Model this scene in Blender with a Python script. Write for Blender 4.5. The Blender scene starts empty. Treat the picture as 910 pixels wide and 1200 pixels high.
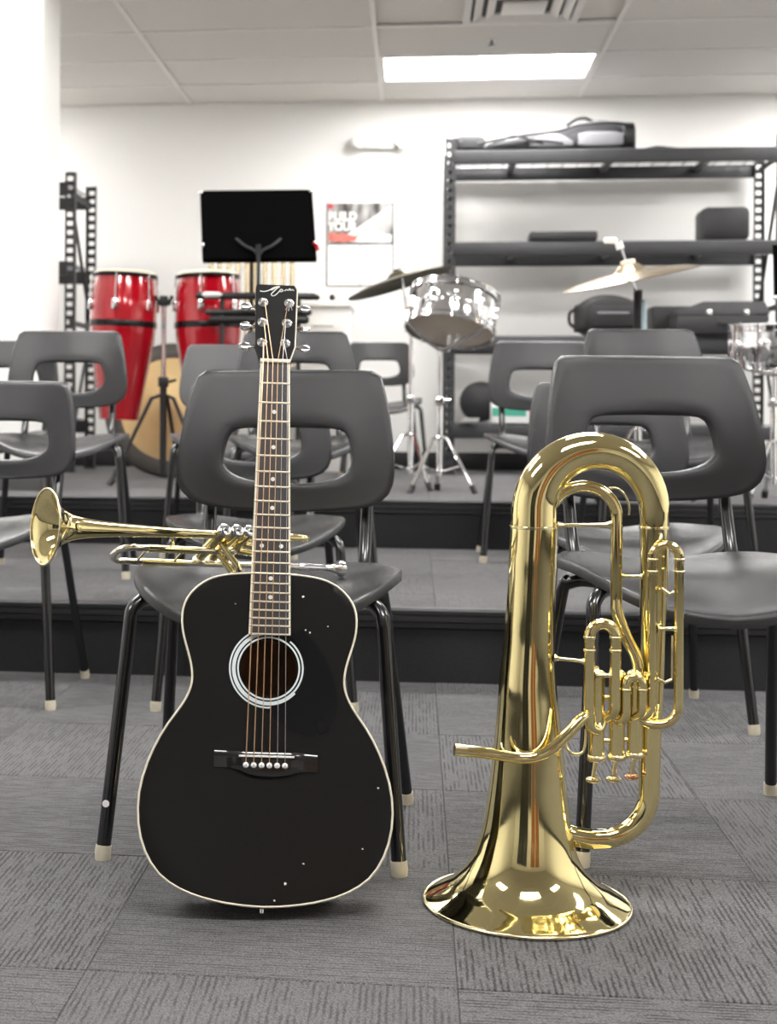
import bpy, bmesh, math, random
from mathutils import Vector, Matrix, Euler
random.seed(7)
PI = math.pi
C = bpy.context.scene.collection
SC = bpy.context.scene

# ------------------------------------------------------------------ camera
F, PX, PY, HC = 1680.0, 300.0, 482.0, 0.76      # focal length in pixels, principal point, eye height
ROLL = math.radians(0.34)
PHI = math.atan(0.111)                          # the room stands turned by this against the camera
cam = bpy.data.cameras.new('camera'); camo = bpy.data.objects.new('camera', cam); C.objects.link(camo)
cam.sensor_fit = 'AUTO'; cam.sensor_width = 36; cam.lens = F / 1200 * 36
cam.shift_x = (455 - PX) / 1200; cam.shift_y = -(600 - PY) / 1200
camo.location = (0, 0, HC)
camo.rotation_euler = (Matrix.Rotation(PI/2, 3, 'X') @ Matrix.Rotation(ROLL, 3, 'Z')).to_euler()
cam.clip_start = 0.05; cam.clip_end = 60
cam.dof.use_dof = True; cam.dof.focus_distance = 2.3; cam.dof.aperture_fstop = 6.3
SC.camera = camo
# ------------------------------------------------------------------ world, exposure
W = bpy.data.worlds.new('world'); SC.world = W; W.use_nodes = True
W.node_tree.nodes['Background'].inputs[0].default_value = (0.9, 0.95, 1, 1)
W.node_tree.nodes['Background'].inputs[1].default_value = 0.6
SC.view_settings.view_transform = 'Standard'; SC.view_settings.look = 'None'
SC.view_settings.gamma = 1; SC.view_settings.exposure = 1.52
LAMP = 11.0                                     # strength of the ceiling panels

# ------------------------------------------------------------------ frames
def P(px, py, Z):
    "pixel at depth Z -> world point"
    a, b = (px-PX)/F, (PY-py)/F
    c, s = math.cos(ROLL), math.sin(ROLL)
    return Vector(((a*c-b*s)*Z, Z, HC+(b*c+a*s)*Z))
cp, sp_ = math.cos(PHI), math.sin(PHI)
def R(u, d, z=0): return Vector((u*cp+d*sp_, -u*sp_+d*cp, z))
def UD(v): return (v.x*cp-v.y*sp_, v.x*sp_+v.y*cp)

# ------------------------------------------------------------------ materials
MAT = {}
def mat(name, col, rough=.5, metal=0, noise=0, nscale=40, bump=0, bscale=200, coat=0, spec=.5, emit=None, es=0, ncol=None, ndetail=3, crough=.05):
    if name in MAT: return MAT[name]
    m = bpy.data.materials.new(name); m.use_nodes = True; nt = m.node_tree; b = nt.nodes['Principled BSDF']
    b.inputs['Base Color'].default_value = (*col, 1); b.inputs['Roughness'].default_value = rough
    b.inputs['Metallic'].default_value = metal; b.inputs['Coat Weight'].default_value = coat
    b.inputs['Coat Roughness'].default_value = crough
    b.inputs['Specular IOR Level'].default_value = spec
    tc = nt.nodes.new('ShaderNodeTexCoord')
    if emit: b.inputs['Emission Color'].default_value = (*emit, 1); b.inputs['Emission Strength'].default_value = es
    n = nt.nodes.new('ShaderNodeTexNoise'); n.inputs['Scale'].default_value = nscale; n.inputs['Detail'].default_value = ndetail
    nt.links.new(tc.outputs['Object'], n.inputs['Vector'])
    mx = nt.nodes.new('ShaderNodeMix'); mx.data_type = 'RGBA'
    mx.inputs[6].default_value = (*col, 1)
    c2 = ncol or tuple(c*(1-noise) for c in col)
    mx.inputs[7].default_value = (*c2, 1)
    nt.links.new(n.outputs['Fac'], mx.inputs[0]); nt.links.new(mx.outputs[2], b.inputs['Base Color'])
    if bump:
        n2 = nt.nodes.new('ShaderNodeTexNoise'); n2.inputs['Scale'].default_value = bscale
        nt.links.new(tc.outputs['Object'], n2.inputs['Vector'])
        bp = nt.nodes.new('ShaderNodeBump'); bp.inputs['Strength'].default_value = bump; bp.inputs['Distance'].default_value = .002
        nt.links.new(n2.outputs['Fac'], bp.inputs['Height']); nt.links.new(bp.outputs[0], b.inputs['Normal'])
    MAT[name] = m; return m
M = {}
M['wall'] = mat('wall_paint', (.90, .89, .87), .7, noise=.03, nscale=3, bump=.15, bscale=120)
M['tile'] = mat('ceiling_tile_board', (.78, .755, .72), .9, noise=.12, nscale=260, bump=.5, bscale=300)
M['tbar'] = mat('ceiling_grid_metal', (.84, .82, .79), .5, noise=.03)
M['vent'] = mat('vent_metal', (.80, .78, .75), .45, noise=.04)
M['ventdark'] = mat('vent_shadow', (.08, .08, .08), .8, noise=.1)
M['riser'] = mat('riser_carpet', (.026, .026, .027), .95, noise=.6, nscale=160, ncol=(.012, .012, .013), bump=.8, bscale=500)
M['nosing'] = mat('nosing_rubber', (.022, .022, .024), .42, noise=.2)
M['base'] = mat('baseboard_rubber', (.016, .016, .017), .4, noise=.2)
M['colbase'] = mat('column_baseboard', (.10, .10, .10), .5, noise=.2)
M['plastic'] = mat('chair_plastic', (.021, .021, .023), .27, noise=.25, nscale=6, bump=.25, bscale=900, spec=.55)
M['plastic2'] = mat('chair_plastic_lighter', (.085, .085, .088), .36, noise=.2, nscale=6, bump=.25, bscale=900, spec=.55)
M['legs'] = mat('chair_black_metal', (.008, .008, .009), .22, noise=.3, coat=.4)
M['tip'] = mat('cream_foot_cap', (.66, .60, .47), .5, noise=.25)
M['brass'] = mat('lacquered_brass', (.97, .83, .42), .06, 1, noise=.07, nscale=14)
M['brass2'] = mat('brass_satin', (.96, .85, .52), .18, 1, noise=.12, nscale=60)
M['silverbrass'] = mat('nickel_tube', (.88, .84, .74), .12, 1, noise=.1, nscale=50)
M['rosebrass'] = mat('copper_button', (.86, .50, .34), .2, 1, noise=.1)
M['pearl'] = mat('pearl_inlay', (.9, .88, .82), .25, noise=.1, nscale=300)
M['gblack'] = mat('guitar_black_lacquer', (.013, .0125, .012), .24, noise=.3, nscale=4, bump=.06, bscale=5, spec=.24)
M['pick'] = mat('pickguard_gloss', (.008, .008, .009), .15, noise=.2, nscale=4, spec=.27)
M['gside'] = mat('guitar_side_lacquer', (.006, .006, .006), .12, noise=.3, nscale=4)
M['binding'] = mat('cream_binding', (.80, .74, .60), .45, noise=.12, nscale=90)
M['fretboard'] = mat('fretboard_wood', (.050, .040, .038), .5, noise=.5, nscale=90)
M['nickel'] = mat('fret_nickel', (.88, .80, .62), .35, .3, noise=.1)
M['chrome'] = mat('chrome', (.88, .88, .89), .08, 1, noise=.04)
M['bronze'] = mat('bronze_string', (.78, .52, .32), .3, .8, noise=.1)
M['steel'] = mat('steel_string', (.55, .52, .50), .3, .8, noise=.1)
M['rosette'] = mat('rosette_pale', (.68, .74, .75), .5, noise=.06)
M['inwood'] = mat('guitar_inside_wood', (.36, .17, .08), .7, noise=.5, nscale=12)
M['bridge'] = mat('bridge_black', (.012, .012, .012), .16, noise=.2, coat=.5)
M['white'] = mat('white_plastic', (.86, .85, .82), .4, noise=.03)
M['black'] = mat('black_powder_coat', (.010, .010, .010), .5, noise=.3)
M['standdesk'] = mat('music_stand_black', (.0015, .0015, .0015), .9, noise=.3, spec=.03)
M['shelf'] = mat('shelf_steel_grey', (.040, .041, .044), .45, noise=.3, nscale=20)
M['shelfdark'] = mat('shelf_steel_dark', (.022, .023, .025), .5, noise=.3, nscale=20)
M['deck'] = mat('shelf_deck_board', (.10, .09, .085), .8, noise=.2)
M['red'] = mat('red_sparkle_lacquer', (.44, .004, .014), .12, 0.1, noise=.6, nscale=300, ncol=(.34, .003, .01), coat=1)
M['hide'] = mat('natural_hide_head', (.82, .73, .58), .6, noise=.15, nscale=8)
M['hoop'] = mat('dark_steel_hoop', (.03, .028, .028), .25, .8, noise=.2)
M['gong'] = mat('gong_bronze', (.66, .50, .27), .38, .6, noise=.5, nscale=9, ncol=(.50, .36, .16))
M['gongrim'] = mat('gong_dark_rim', (.10, .095, .085), .5, .3, noise=.4)
M['cymdark'] = mat('cymbal_dark_bronze', (.17, .15, .09), .35, .85, noise=.4, nscale=20)
M['cymbal'] = mat('cymbal_bright_bronze', (.80, .66, .46), .22, .95, noise=.2, nscale=20)
M['drumhead'] = mat('drum_head_film', (.72, .62, .50), .35, noise=.1)
M['drumwhite'] = mat('drum_head_white', (.88, .87, .84), .5, noise=.05)
M['tube'] = mat('chime_tube_brass', (.86, .74, .52), .25, .7, noise=.1)
M['bag'] = mat('gig_bag_grey', (.10, .10, .11), .6, noise=.4, nscale=12, bump=.5, bscale=150)
M['bagpale'] = mat('gig_bag_silver', (.26, .26, .28), .45, noise=.3, nscale=10)
M['bagblack'] = mat('gig_bag_black', (.02, .02, .021), .6, noise=.4, nscale=30, bump=.5, bscale=200)
M['case'] = mat('case_black', (.028, .028, .03), .5, noise=.3, nscale=30, bump=.3, bscale=300)
M['green'] = mat('green_card', (.07, .42, .30), .6, noise=.2)
M['redcard'] = mat('red_card', (.7, .05, .06), .6, noise=.2)
M['wood'] = mat('added_door_wood', (.50, .20, .06), .35, noise=.5, nscale=5)
M['mallet'] = mat('mallet_wood', (.66, .42, .26), .5, noise=.2)
M['paper'] = mat('paper_white', (.88, .88, .88), .7, noise=.02)
M['ink'] = mat('dark_ink', (.05, .05, .05), .7, noise=.1)
M['led'] = mat('green_led', (.1, .8, .4), .5, emit=(.1, 1, .45), es=3)
M['panel'] = mat('light_diffuser', (.9, .9, .9), .5, emit=(1, .985, .96), es=LAMP)
M['screenblue'] = mat('pale_blue_tape', (.55, .68, .75), .4, noise=.1)

def carpet():
    m = bpy.data.materials.new('carpet_tile_loop'); m.use_nodes = True; nt = m.node_tree; L = nt.links
    b = nt.nodes['Principled BSDF']; b.inputs['Roughness'].default_value = .95; b.inputs['Specular IOR Level'].default_value = .15; b.inputs['Sheen Weight'].default_value = .16; b.inputs['Sheen Roughness'].default_value = .45
    tc = nt.nodes.new('ShaderNodeTexCoord'); oi = nt.nodes.new('ShaderNodeObjectInfo')
    off = nt.nodes.new('ShaderNodeVectorMath'); off.operation = 'MULTIPLY_ADD'
    off.inputs[1].default_value = (1, 1, 1)
    rnd = nt.nodes.new('ShaderNodeMath'); rnd.operation = 'MULTIPLY'; rnd.inputs[1].default_value = 37.
    L.new(oi.outputs['Random'], rnd.inputs[0]); L.new(tc.outputs['Object'], off.inputs[0]); L.new(rnd.outputs[0], off.inputs[2])
    def stretch(sx, sy, det=2):
        mp = nt.nodes.new('ShaderNodeMapping'); mp.inputs['Scale'].default_value = (sx, sy, 1)
        n = nt.nodes.new('ShaderNodeTexNoise'); n.inputs['Scale'].default_value = 1; n.inputs['Detail'].default_value = det
        L.new(off.outputs[0], mp.inputs[0]); L.new(mp.outputs[0], n.inputs['Vector']); return n.outputs['Fac']
    def ramp(src, a, bb, c0, c1):
        r = nt.nodes.new('ShaderNodeMapRange'); r.inputs[1].default_value = a; r.inputs[2].default_value = bb
        r.inputs[3].default_value = c0; r.inputs[4].default_value = c1; L.new(src, r.inputs[0]); return r.outputs[0]
    def math_(op, a, bb):
        q = nt.nodes.new('ShaderNodeMath'); q.operation = op
        for i, v in enumerate((a, bb)):
            if isinstance(v, (int, float)): q.inputs[i].default_value = v
            else: L.new(v, q.inputs[i])
        return q.outputs[0]
    # regular cords along local y, broken up by long noise
    wv = nt.nodes.new('ShaderNodeTexWave'); wv.wave_type = 'BANDS'; wv.bands_direction = 'X'
    wv.inputs['Scale'].default_value = 36; wv.inputs['Distortion'].default_value = 1.5; wv.inputs['Detail'].default_value = 2
    wv.inputs['Detail Scale'].default_value = 2.5
    L.new(off.outputs[0], wv.inputs['Vector'])
    cord = ramp(wv.outputs['Fac'], .25, .6, 1, 0)
    gate = ramp(stretch(85, 16), .42, .56, .1, 1)
    lines = math_('MULTIPLY', cord, gate)
    fine = stretch(420, 420, 1)
    patch = stretch(3.5, 2, 2)
    amt = ramp(oi.outputs['Random'], 0, 1, .6, 1.)
    lines = math_('MULTIPLY', lines, amt)
    v = math_('SUBTRACT', 1.0, math_('MULTIPLY', lines, .78))
    v = math_('MULTIPLY', v, ramp(fine, .32, .68, .45, 1.45))
    v = math_('MULTIPLY', v, ramp(patch, .3, .7, .88, 1.1))
    cm = nt.nodes.new('ShaderNodeVectorMath'); cm.operation = 'SCALE'; cm.inputs[0].default_value = (.118, .115, .118)
    L.new(v, cm.inputs['Scale']); L.new(cm.outputs[0], b.inputs['Base Color'])
    bp = nt.nodes.new('ShaderNodeBump'); bp.inputs['Strength'].default_value = .6; bp.inputs['Distance'].default_value = .003
    L.new(v, bp.inputs['Height']); L.new(bp.outputs[0], b.inputs['Normal'])
    return m
M['carpet'] = carpet()

# ------------------------------------------------------------------ mesh building
class MB:
    def __init__(s): s.v = []; s.f = []
    def add(s, vs, fs, T=None):
        k = len(s.v)
        for v in vs:
            v = Vector(v); s.v.append(tuple(T @ v) if T else tuple(v))
        for f in fs: s.f.append(tuple(i+k for i in f))
        return s
    def box(s, c, size, T=None, bev=0):
        x, y, z = [h/2 for h in size]; cx, cy, cz = c
        if bev <= 0 or bev*2 >= min(size):
            vs = [(cx+i*x, cy+j*y, cz+k*z) for k in (-1, 1) for j in (-1, 1) for i in (-1, 1)]
            return s.add(vs, [(0, 2, 3, 1), (4, 5, 7, 6), (0, 1, 5, 4), (2, 6, 7, 3), (0, 4, 6, 2), (1, 3, 7, 5)], T)
        bm = bmesh.new(); bmesh.ops.create_cube(bm, size=1)
        for v in bm.verts: v.co = (cx+v.co.x*2*x, cy+v.co.y*2*y, cz+v.co.z*2*z)
        bmesh.ops.bevel(bm, geom=list(bm.edges)+list(bm.verts), offset=bev, segments=2, profile=.5, affect='EDGES')
        bm.verts.index_update()
        s.add([v.co.copy() for v in bm.verts], [[v.index for v in f.verts] for f in bm.faces], T); bm.free(); return s
    def sweep(s, path, r, n=12, caps=True, T=None, closed=False, sx=1, up=None):
        pts = [Vector(p) for p in path]; N = len(pts)
        rr = r if isinstance(r, (list, tuple)) else [r]*N
        tan = []
        for i in range(N):
            if closed: d = pts[(i+1) % N]-pts[i-1]
            else: d = pts[min(i+1, N-1)]-pts[max(i-1, 0)]
            tan.append(d.normalized())
        a = Vector(up) if up else (Vector((0, 0, 1)) if abs(tan[0].z) < .9 else Vector((0, 1, 0)))
        nrm = (a-tan[0]*a.dot(tan[0])).normalized(); vs = []
        for i in range(N):
            nrm = (nrm-tan[i]*nrm.dot(tan[i])).normalized(); bi = tan[i].cross(nrm)
            for k in range(n):
                t = 2*PI*k/n; vs.append(pts[i]+nrm*math.cos(t)*rr[i]+bi*math.sin(t)*rr[i]*sx)
        fs = []
        for i in range(N if closed else N-1):
            j = (i+1) % N
            for k in range(n): fs.append((i*n+k, i*n+(k+1) % n, j*n+(k+1) % n, j*n+k))
        if caps and not closed:
            fs.append(tuple(range(n-1, -1, -1))); fs.append(tuple((N-1)*n+k for k in range(n)))
        return s.add(vs, fs, T)
    def lathe(s, prof, n=32, T=None, capa=False, capb=False):
        "prof: (radius, z) pairs"
        vs = []; fs = []
        for (r, z) in prof:
            for k in range(n):
                t = 2*PI*k/n; vs.append((r*math.cos(t), r*math.sin(t), z))
        for i in range(len(prof)-1):
            for k in range(n): fs.append((i*n+k, i*n+(k+1) % n, (i+1)*n+(k+1) % n, (i+1)*n+k))
        if capa: fs.append(tuple(range(n-1, -1, -1)))
        if capb: fs.append(tuple((len(prof)-1)*n+k for k in range(n)))
        return s.add(vs, fs, T)
    def loft(s, loops, T=None, caps=True, closed=False):
        n = len(loops[0]); vs = [v for l in loops for v in l]; fs = []
        for i in range(len(loops) if closed else len(loops)-1):
            j = (i+1) % len(loops)
            for k in range(n): fs.append((i*n+k, i*n+(k+1) % n, j*n+(k+1) % n, j*n+k))
        if caps and not closed: fs.append(tuple(range(n-1, -1, -1))); fs.append(tuple((len(loops)-1)*n+k for k in range(n)))
        return s.add(vs, fs, T)
    def prism(s, poly, y0, y1, T=None):
        "poly of (x,z) extruded along y"
        return s.loft([[(x, y0, z) for x, z in poly], [(x, y1, z) for x, z in poly]], T)
    def build(s, name, m, parent=None, smooth=35):
        me = bpy.data.meshes.new(name); me.from_pydata(s.v, [], s.f); me.update()
        bm = bmesh.new(); bm.from_mesh(me); bmesh.ops.recalc_face_normals(bm, faces=bm.faces); bm.to_mesh(me); bm.free()
        me.materials.append(m)
        if smooth:
            me.shade_smooth(); me.set_sharp_from_angle(angle=math.radians(smooth))
        o = bpy.data.objects.new(name, me); C.objects.link(o)
        if parent: o.parent = parent
        return o
def tag(o, label=None, cat=None, group=None, kind=None):
    if label: o['label'] = label
    if cat: o['category'] = cat
    if group: o['group'] = group
    if kind: o['kind'] = kind
    return o
def thing(name, label, cat, loc=(0, 0, 0), rotz=0, group=None, rot=None):
    o = bpy.data.objects.new(name, None); C.objects.link(o); o.empty_display_size = .1
    o.location = loc; o.rotation_euler = rot or (0, 0, rotz)
    return tag(o, label, cat, group)
def copy_tree(o, parent=None):
    c = o.copy(); C.objects.link(c)
    if parent: c.parent = parent
    for ch in list(o.children): copy_tree(ch, c)
    return c
def arc(c, r, a0, a1, n, ax=(1, 0, 0), az=(0, 0, 1)):
    c, ax, az = Vector(c), Vector(ax), Vector(az)
    return [c+ax*r*math.cos(a0+(a1-a0)*i/n)+az*r*math.sin(a0+(a1-a0)*i/n) for i in range(n+1)]
def smooth_path(pts, sub=6, closed=False):
    "Catmull-Rom"
    P_ = [Vector(p) for p in pts]; N = len(P_); out = []
    rng = range(N) if closed else range(N-1)
    for i in rng:
        if closed: a, b, c, d = P_[i-1], P_[i], P_[(i+1) % N], P_[(i+2) % N]
        else: a, b, c, d = P_[max(i-1, 0)], P_[i], P_[i+1], P_[min(i+2, N-1)]
        for k in range(sub):
            t = k/sub
            out.append(.5*((2*b)+(c-a)*t+(2*a-5*b+4*c-d)*t*t+(3*b-a-3*c+d)*t**3))
    if not closed: out.append(P_[-1])
    return out
def lerp_list(v0, v1, n): return [v0+(v1-v0)*i/(n-1) for i in range(n)]
def interp(xs, ys, x):
    if x <= xs[0]: return ys[0]
    for i in range(len(xs)-1):
        if x <= xs[i+1]:
            t = (x-xs[i])/(xs[i+1]-xs[i]); return ys[i]+(ys[i+1]-ys[i])*t
    return ys[-1]

# ------------------------------------------------------------------ room
U0, U1, D0, DW, CH = -3.88, 4.66, -3.2, 9.09, 2.725
T1, T2, DT1, DT2 = .205, .40, 4.06, 5.87
RZ = -PHI
def room_obj(mb, name, m, parent=None, kind='structure', loc=(0, 0), z=0, smooth=35):
    o = mb.build(name, m, parent, smooth)
    if parent is None:
        o.location = R(*loc, z); o.rotation_euler = (0, 0, RZ); o['kind'] = kind
    return o
def slab(u0, u1, d0, d1, z0, z1, bev=0):
    return MB().box(((u0+u1)/2, (d0+d1)/2, (z0+z1)/2), (u1-u0, d1-d0, z1-z0), bev=bev)
room_obj(slab(U0-.1, U1+.1, DW, DW+.12, 0, CH+.1), 'wall_back', M['wall'])
room_obj(slab(U0-.12, U0, D0, DW, 0, CH+.1), 'wall_left', M['wall'])
room_obj(slab(U1, U1+.12, D0, DW, 0, CH+.1), 'wall_right', M['wall'])
room_obj(slab(U0-.1, U1+.1, D0-.12, D0, 0, CH+.1), 'wall_front', M['wall'])
floor = room_obj(slab(U0-.1, U1+.1, D0, DT1+.05, -.12, -.006), 'floor', M['riser'])
tier1 = room_obj(slab(U0, U1, DT1, DT2+.05, -.006, T1-.006), 'floor_lower_tier', M['riser'])
tier2 = room_obj(slab(U0, U1, DT2, DW, -.006, T2-.006), 'floor_upper_tier', M['riser'])
tile_cache = {}
def tiles(parent, d0, d1, ztop, m_inset=.0):
    u = .06-.5*8
    while u < U1:
        a, b = max(u, U0+.002), min(u+.5, U1-.002); d = 1.91-.5*12
        while d < d1:
            c, e = max(d, d0), min(d+.5, d1)
            if b-a > .03 and e-c > .03:
                i, j = round((u-.06)/.5), round((d-1.91)/.5)
                turn = (i+j) % 2
                w, h = (b-a, e-c) if not turn else (e-c, b-a)
                key = (round(w, 3), round(h, 3))
                if key not in tile_cache:
                    t = MB(); x, y, q = w/2-.0004, h/2-.0004, .0012
                    t.loft([[(-x, -y, -.006), (x, -y, -.006), (x, y, -.006), (-x, y, -.006)],
                            [(-x, -y, -.0015), (x, -y, -.0015), (x, y, -.0015), (-x, y, -.0015)],
                            [(-x+q, -y+q, 0), (x-q, -y+q, 0), (x-q, y-q, 0), (-x+q, y-q, 0)]])
                    o = t.build('carpet_tile', M['carpet'], parent, 0); tile_cache[key] = o.data
                else:
                    o = bpy.data.objects.new('carpet_tile', tile_cache[key]); C.objects.link(o); o.parent = parent
                o.location = ((a+b)/2, (c+e)/2, ztop+random.uniform(-.0004, .0004)); o.rotation_euler = (0, 0, PI/2 if turn else 0)
            d += .5
        u += .5
tiles(floor, D0, DT1, 0)
tiles(tier1, DT1+.02, DT2, T1)
tiles(tier2, DT2+.02, DW, T2)
def nosing(name, d, z):
    mb = MB()
    w = U1-U0
    prof = [(.03, .004), (-.006, .004), (-.014, -.002), (-.014, -.012), (-.010, -.014), (-.010, -.018), (-.014, -.020), (-.014, -.032), (-.008, -.036), (-.008, -.050), (0, -.052), (0.0, -.006), (.03, -.002)]
    a = [(U0+.002, d+y, z+h) for y, h in prof]; b = [(U1-.002, d+y, z+h) for y, h in prof]
    mb.loft([a, b]); return room_obj(mb, name, M['nosing'])
nosing('trim_1', DT1, T1); nosing('trim_2', DT2, T2)
for nm, (a, b, c, d, z) in {'baseboard_back': (U0, U1, DW-.012, DW, T2), 'baseboard_left': (U0, U0+.012, D0, DT1-.02, 0),
                            'baseboard_right': (U1-.012, U1, D0, DT1-.02, 0), 'baseboard_front': (U0+.02, U1-.02, D0, D0+.012, 0)}.items():
    room_obj(slab(a, b, c, d, z, z+.11, .003), nm, M['base'])
# column in front of the left shelves
room_obj(slab(-2.45, -1.665, 6.256, 6.58, T2, CH), 'wall_column', M['wall'])
mb = MB(); mb.box((-2.06, 6.250, T2+.05), (.80, .012, .10)); mb.box((-1.659, 6.418, T2+.05), (.012, .33, .10))
room_obj(mb, 'baseboard_column', M['colbase'])
# ceiling: slab, grid bars, tiles, lights
ceil = room_obj(slab(U0-.1, U1+.1, D0-.1, DW+.1, CH+.02, CH+.12), 'ceiling', M['tile'])
us = [-.22+1.22*k for k in range(-2, 4)]; ds = [8.555-.61*k for k in range(0, 20)]
light_cells = {(2, 1), (4, 1), (-1, 1), (0, 5), (2, 5), (4, 5), (0, 9), (2, 9), (4, 9), (0, 13), (2, 13), (4, 13)}  # back row's far left panel is added out of view to brighten the left wall
vent_cell = (2, 3)
g = MB()
for u in us+[U0+.01, U1-.01]: g.box((u, (D0+DW)/2, CH), (.024, DW-D0, .012))
for d in ds+[DW-.01]: g.box(((U0+U1)/2, d, CH+.0005), (U1-U0, .024, .011))
g.build('grid_bar', M['tbar'], ceil, 0)['kind'] = 'stuff'
ct_cache = {}
uu = [U0]+us+[U1]; dd = [DW]+ds+[D0]
for i in range(len(uu)-1):
    for j in range(len(dd)-1):
        a, b, c, d = uu[i]+.013, uu[i+1]-.013, dd[j+1]+.013, dd[j]-.013
        if b-a < .03 or d-c < .03: continue
        ii, jj = i-1, j
        if (ii, jj) in light_cells or (ii, jj) == vent_cell: continue
        key = (round(b-a, 3), round(d-c, 3))
        if key in ct_cache:
            o = bpy.data.objects.new('ceiling_tile', ct_cache[key]); C.objects.link(o); o.parent = ceil
        else:
            w, h = (b-a)/2, (d-c)/2
            t = MB().loft([[(-w, -h, .02), (w, -h, .02), (w, h, .02), (-w, h, .02)], [(-w, -h, .004), (w, -h, .004), (w, h, .004), (-w, h, .004)],
                           [(-w+.004, -h+.004, 0), (w-.004, -h+.004, 0), (w-.004, h-.004, 0), (-w+.004, h-.004, 0)]])
            o = t.build('ceiling_tile', M['tile'], ceil, 0); ct_cache[key] = o.data
        o.location = ((a+b)/2, (c+d)/2, CH+random.uniform(0, .001))
def cell(ii, jj): return uu[ii+1], uu[ii+2], dd[jj+1], dd[jj]
first = None
place = {-1: 'unseen added far-left', 0: 'left', 1: 'centre-left', 2: 'middle', 4: 'right'}
row = {1: 'back', 5: 'second', 9: 'third', 13: 'front'}
for (ii, jj) in sorted(light_cells, key=lambda t: (t != (2, 1), t)):
    a, b, c, d = cell(ii, jj)
    lab = 'bright rectangular ceiling light panel near the back wall above the music stand and shelves' if (ii, jj) == (2, 1) else f'rectangular ceiling light panel, {place[ii]} one of the {row[jj]} row'
    if first is None:
        t = thing('ceiling_light', lab, 'ceiling light', R((a+b)/2, (c+d)/2, CH), RZ, 'recessed ceiling light panels')
        w, h = (b-a)/2-.013, (d-c)/2-.013; fr = MB()
        for sx, sy, wx, wy in ((0, -h+.012, 2*w, .024), (0, h-.012, 2*w, .024), (-w+.012, 0, .024, 2*h), (w-.012, 0, .024, 2*h)):
            fr.box((sx, sy, .001), (wx, wy, .014), bev=.002)
        fr.build('frame', M['white'], t)
        MB().box((0, 0, .006), (2*w-.04, 2*h-.04, .006)).build('diffuser', M['panel'], t, 0); first = t
    else:
        t = copy_tree(first); t.location = R((a+b)/2, (c+d)/2, CH); t['label'] = lab
# air vent
a, b, c, d = cell(*vent_cell)
t = thing('ceiling_vent', 'square metal air vent in the ceiling at the top edge of the photo', 'air vent', R((a+b)/2+.12, (c+d)/2, CH), RZ)
MB().box((-.12, 0, .015), (1.19, .58, .006)).build('backing_panel', M['tile'], t, 0)
def ring_frame(mb, w, h, t_, z0, z1, drop=0):
    L1 = [(-w, -h, z0), (w, -h, z0), (w, h, z0), (-w, h, z0)]; L2 = [(-w+t_, -h+t_, z1), (w-t_, -h+t_, z1), (w-t_, h-t_, z1), (-w+t_, h-t_, z1)]
    L3 = [(x, y, z+.012) for x, y, z in L2]; L0 = [(x, y, z+.012) for x, y, z in L1]
    mb.loft([L1, L2, L3, L0], closed=True)
mb = MB(); ring_frame(mb, .285, .285, .035, -.006, -.004); mb.build('outer_frame', M['vent'], t, 0)
mb = MB(); ring_frame(mb, .235, .235, .04, -.012, .004); mb.build('louvre', M['vent'], t, 0)
mb = MB(); ring_frame(mb, .175, .175, .04, -.016, .002); mb.build('louvre', M['vent'], t, 0)
MB().box((0, 0, -.008), (.21, .21, .012), bev=.003).build('centre_plate', M['vent'], t)
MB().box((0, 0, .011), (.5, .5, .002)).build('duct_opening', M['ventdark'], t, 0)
sp = P(576, 50, 7.55); q = UD(sp)
t = thing('sprinkler_head', 'small metal sprinkler head under the ceiling beside the light', 'sprinkler', (sp.x, sp.y, CH))
MB().lathe([(.0, -.004), (.035, -.003), (.034, 0), (0, 0)], 20).build('collar', M['vent'], t)
MB().sweep([(0, 0, 0), (0, 0, -.03)], .006, 8).lathe([(0, -.036), (.018, -.034), (.018, -.03), (0, -.03)], 12).build('nozzle', M['hoop'], t)

# unseen doors and cabinets, added behind the camera for the brass to reflect
t = room_obj(slab(-.46, .46, 0, .05, 0, 2.05, .004), 'added_door_1', M['wood'], loc=(1.25, D0+.0), smooth=35)
mb = MB(); mb.box((-.49, .03, 1.04), (.06, .08, 2.1)); mb.box((.49, .03, 1.04), (.06, .08, 2.1)); mb.box((0, .03, 2.1), (1.04, .08, .06)); mb.build('frame', M['white'], t)
tw = room_obj(slab(-.46, .46, 0, .05, 0, 2.05, .004), 'added_door_2', M['wood'], loc=(2.3, D0+.0))
mb = MB(); mb.box((-.49, .03, 1.04), (.05, .08, 2.1)); mb.box((.49, .03, 1.04), (.06, .08, 2.1)); mb.box((0, .03, 2.1), (1.04, .08, .06)); mb.build('frame', M['white'], tw)
MB().sweep([(-.38, .05, 1.0), (-.38, .09, 1.0), (-.28, .09, 1.0)], .01).build('handle', M['chrome'], t)
for k, x in enumerate((-1.6, -.55)):
    t = thing('added_cabinet', ('black two-door storage cabinet on the wall opposite the tiers, unseen and added for brass reflections, farther from the door', 'black two-door storage cabinet on the wall opposite the tiers, unseen and added for brass reflections, nearer the door')[k], 'cabinet', R(x, D0+.24, 0), RZ, 'cabinets added behind the camera for brass reflections')
    MB().box((0, 0, .95), (.96, .44, 1.9), bev=.004).build('body', M['case'], t)
    for sx in (-1, 1):
        dr = MB().box((sx*.24, .225, .97), (.47, .016, 1.8), bev=.003).build('door', M['case'], t)
        MB().sweep([(sx*.03, .235, .9), (sx*.03, .255, .92), (sx*.03, .255, 1.06), (sx*.03, .235, 1.08)], .005).build('handle', M['chrome'], dr)

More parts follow.
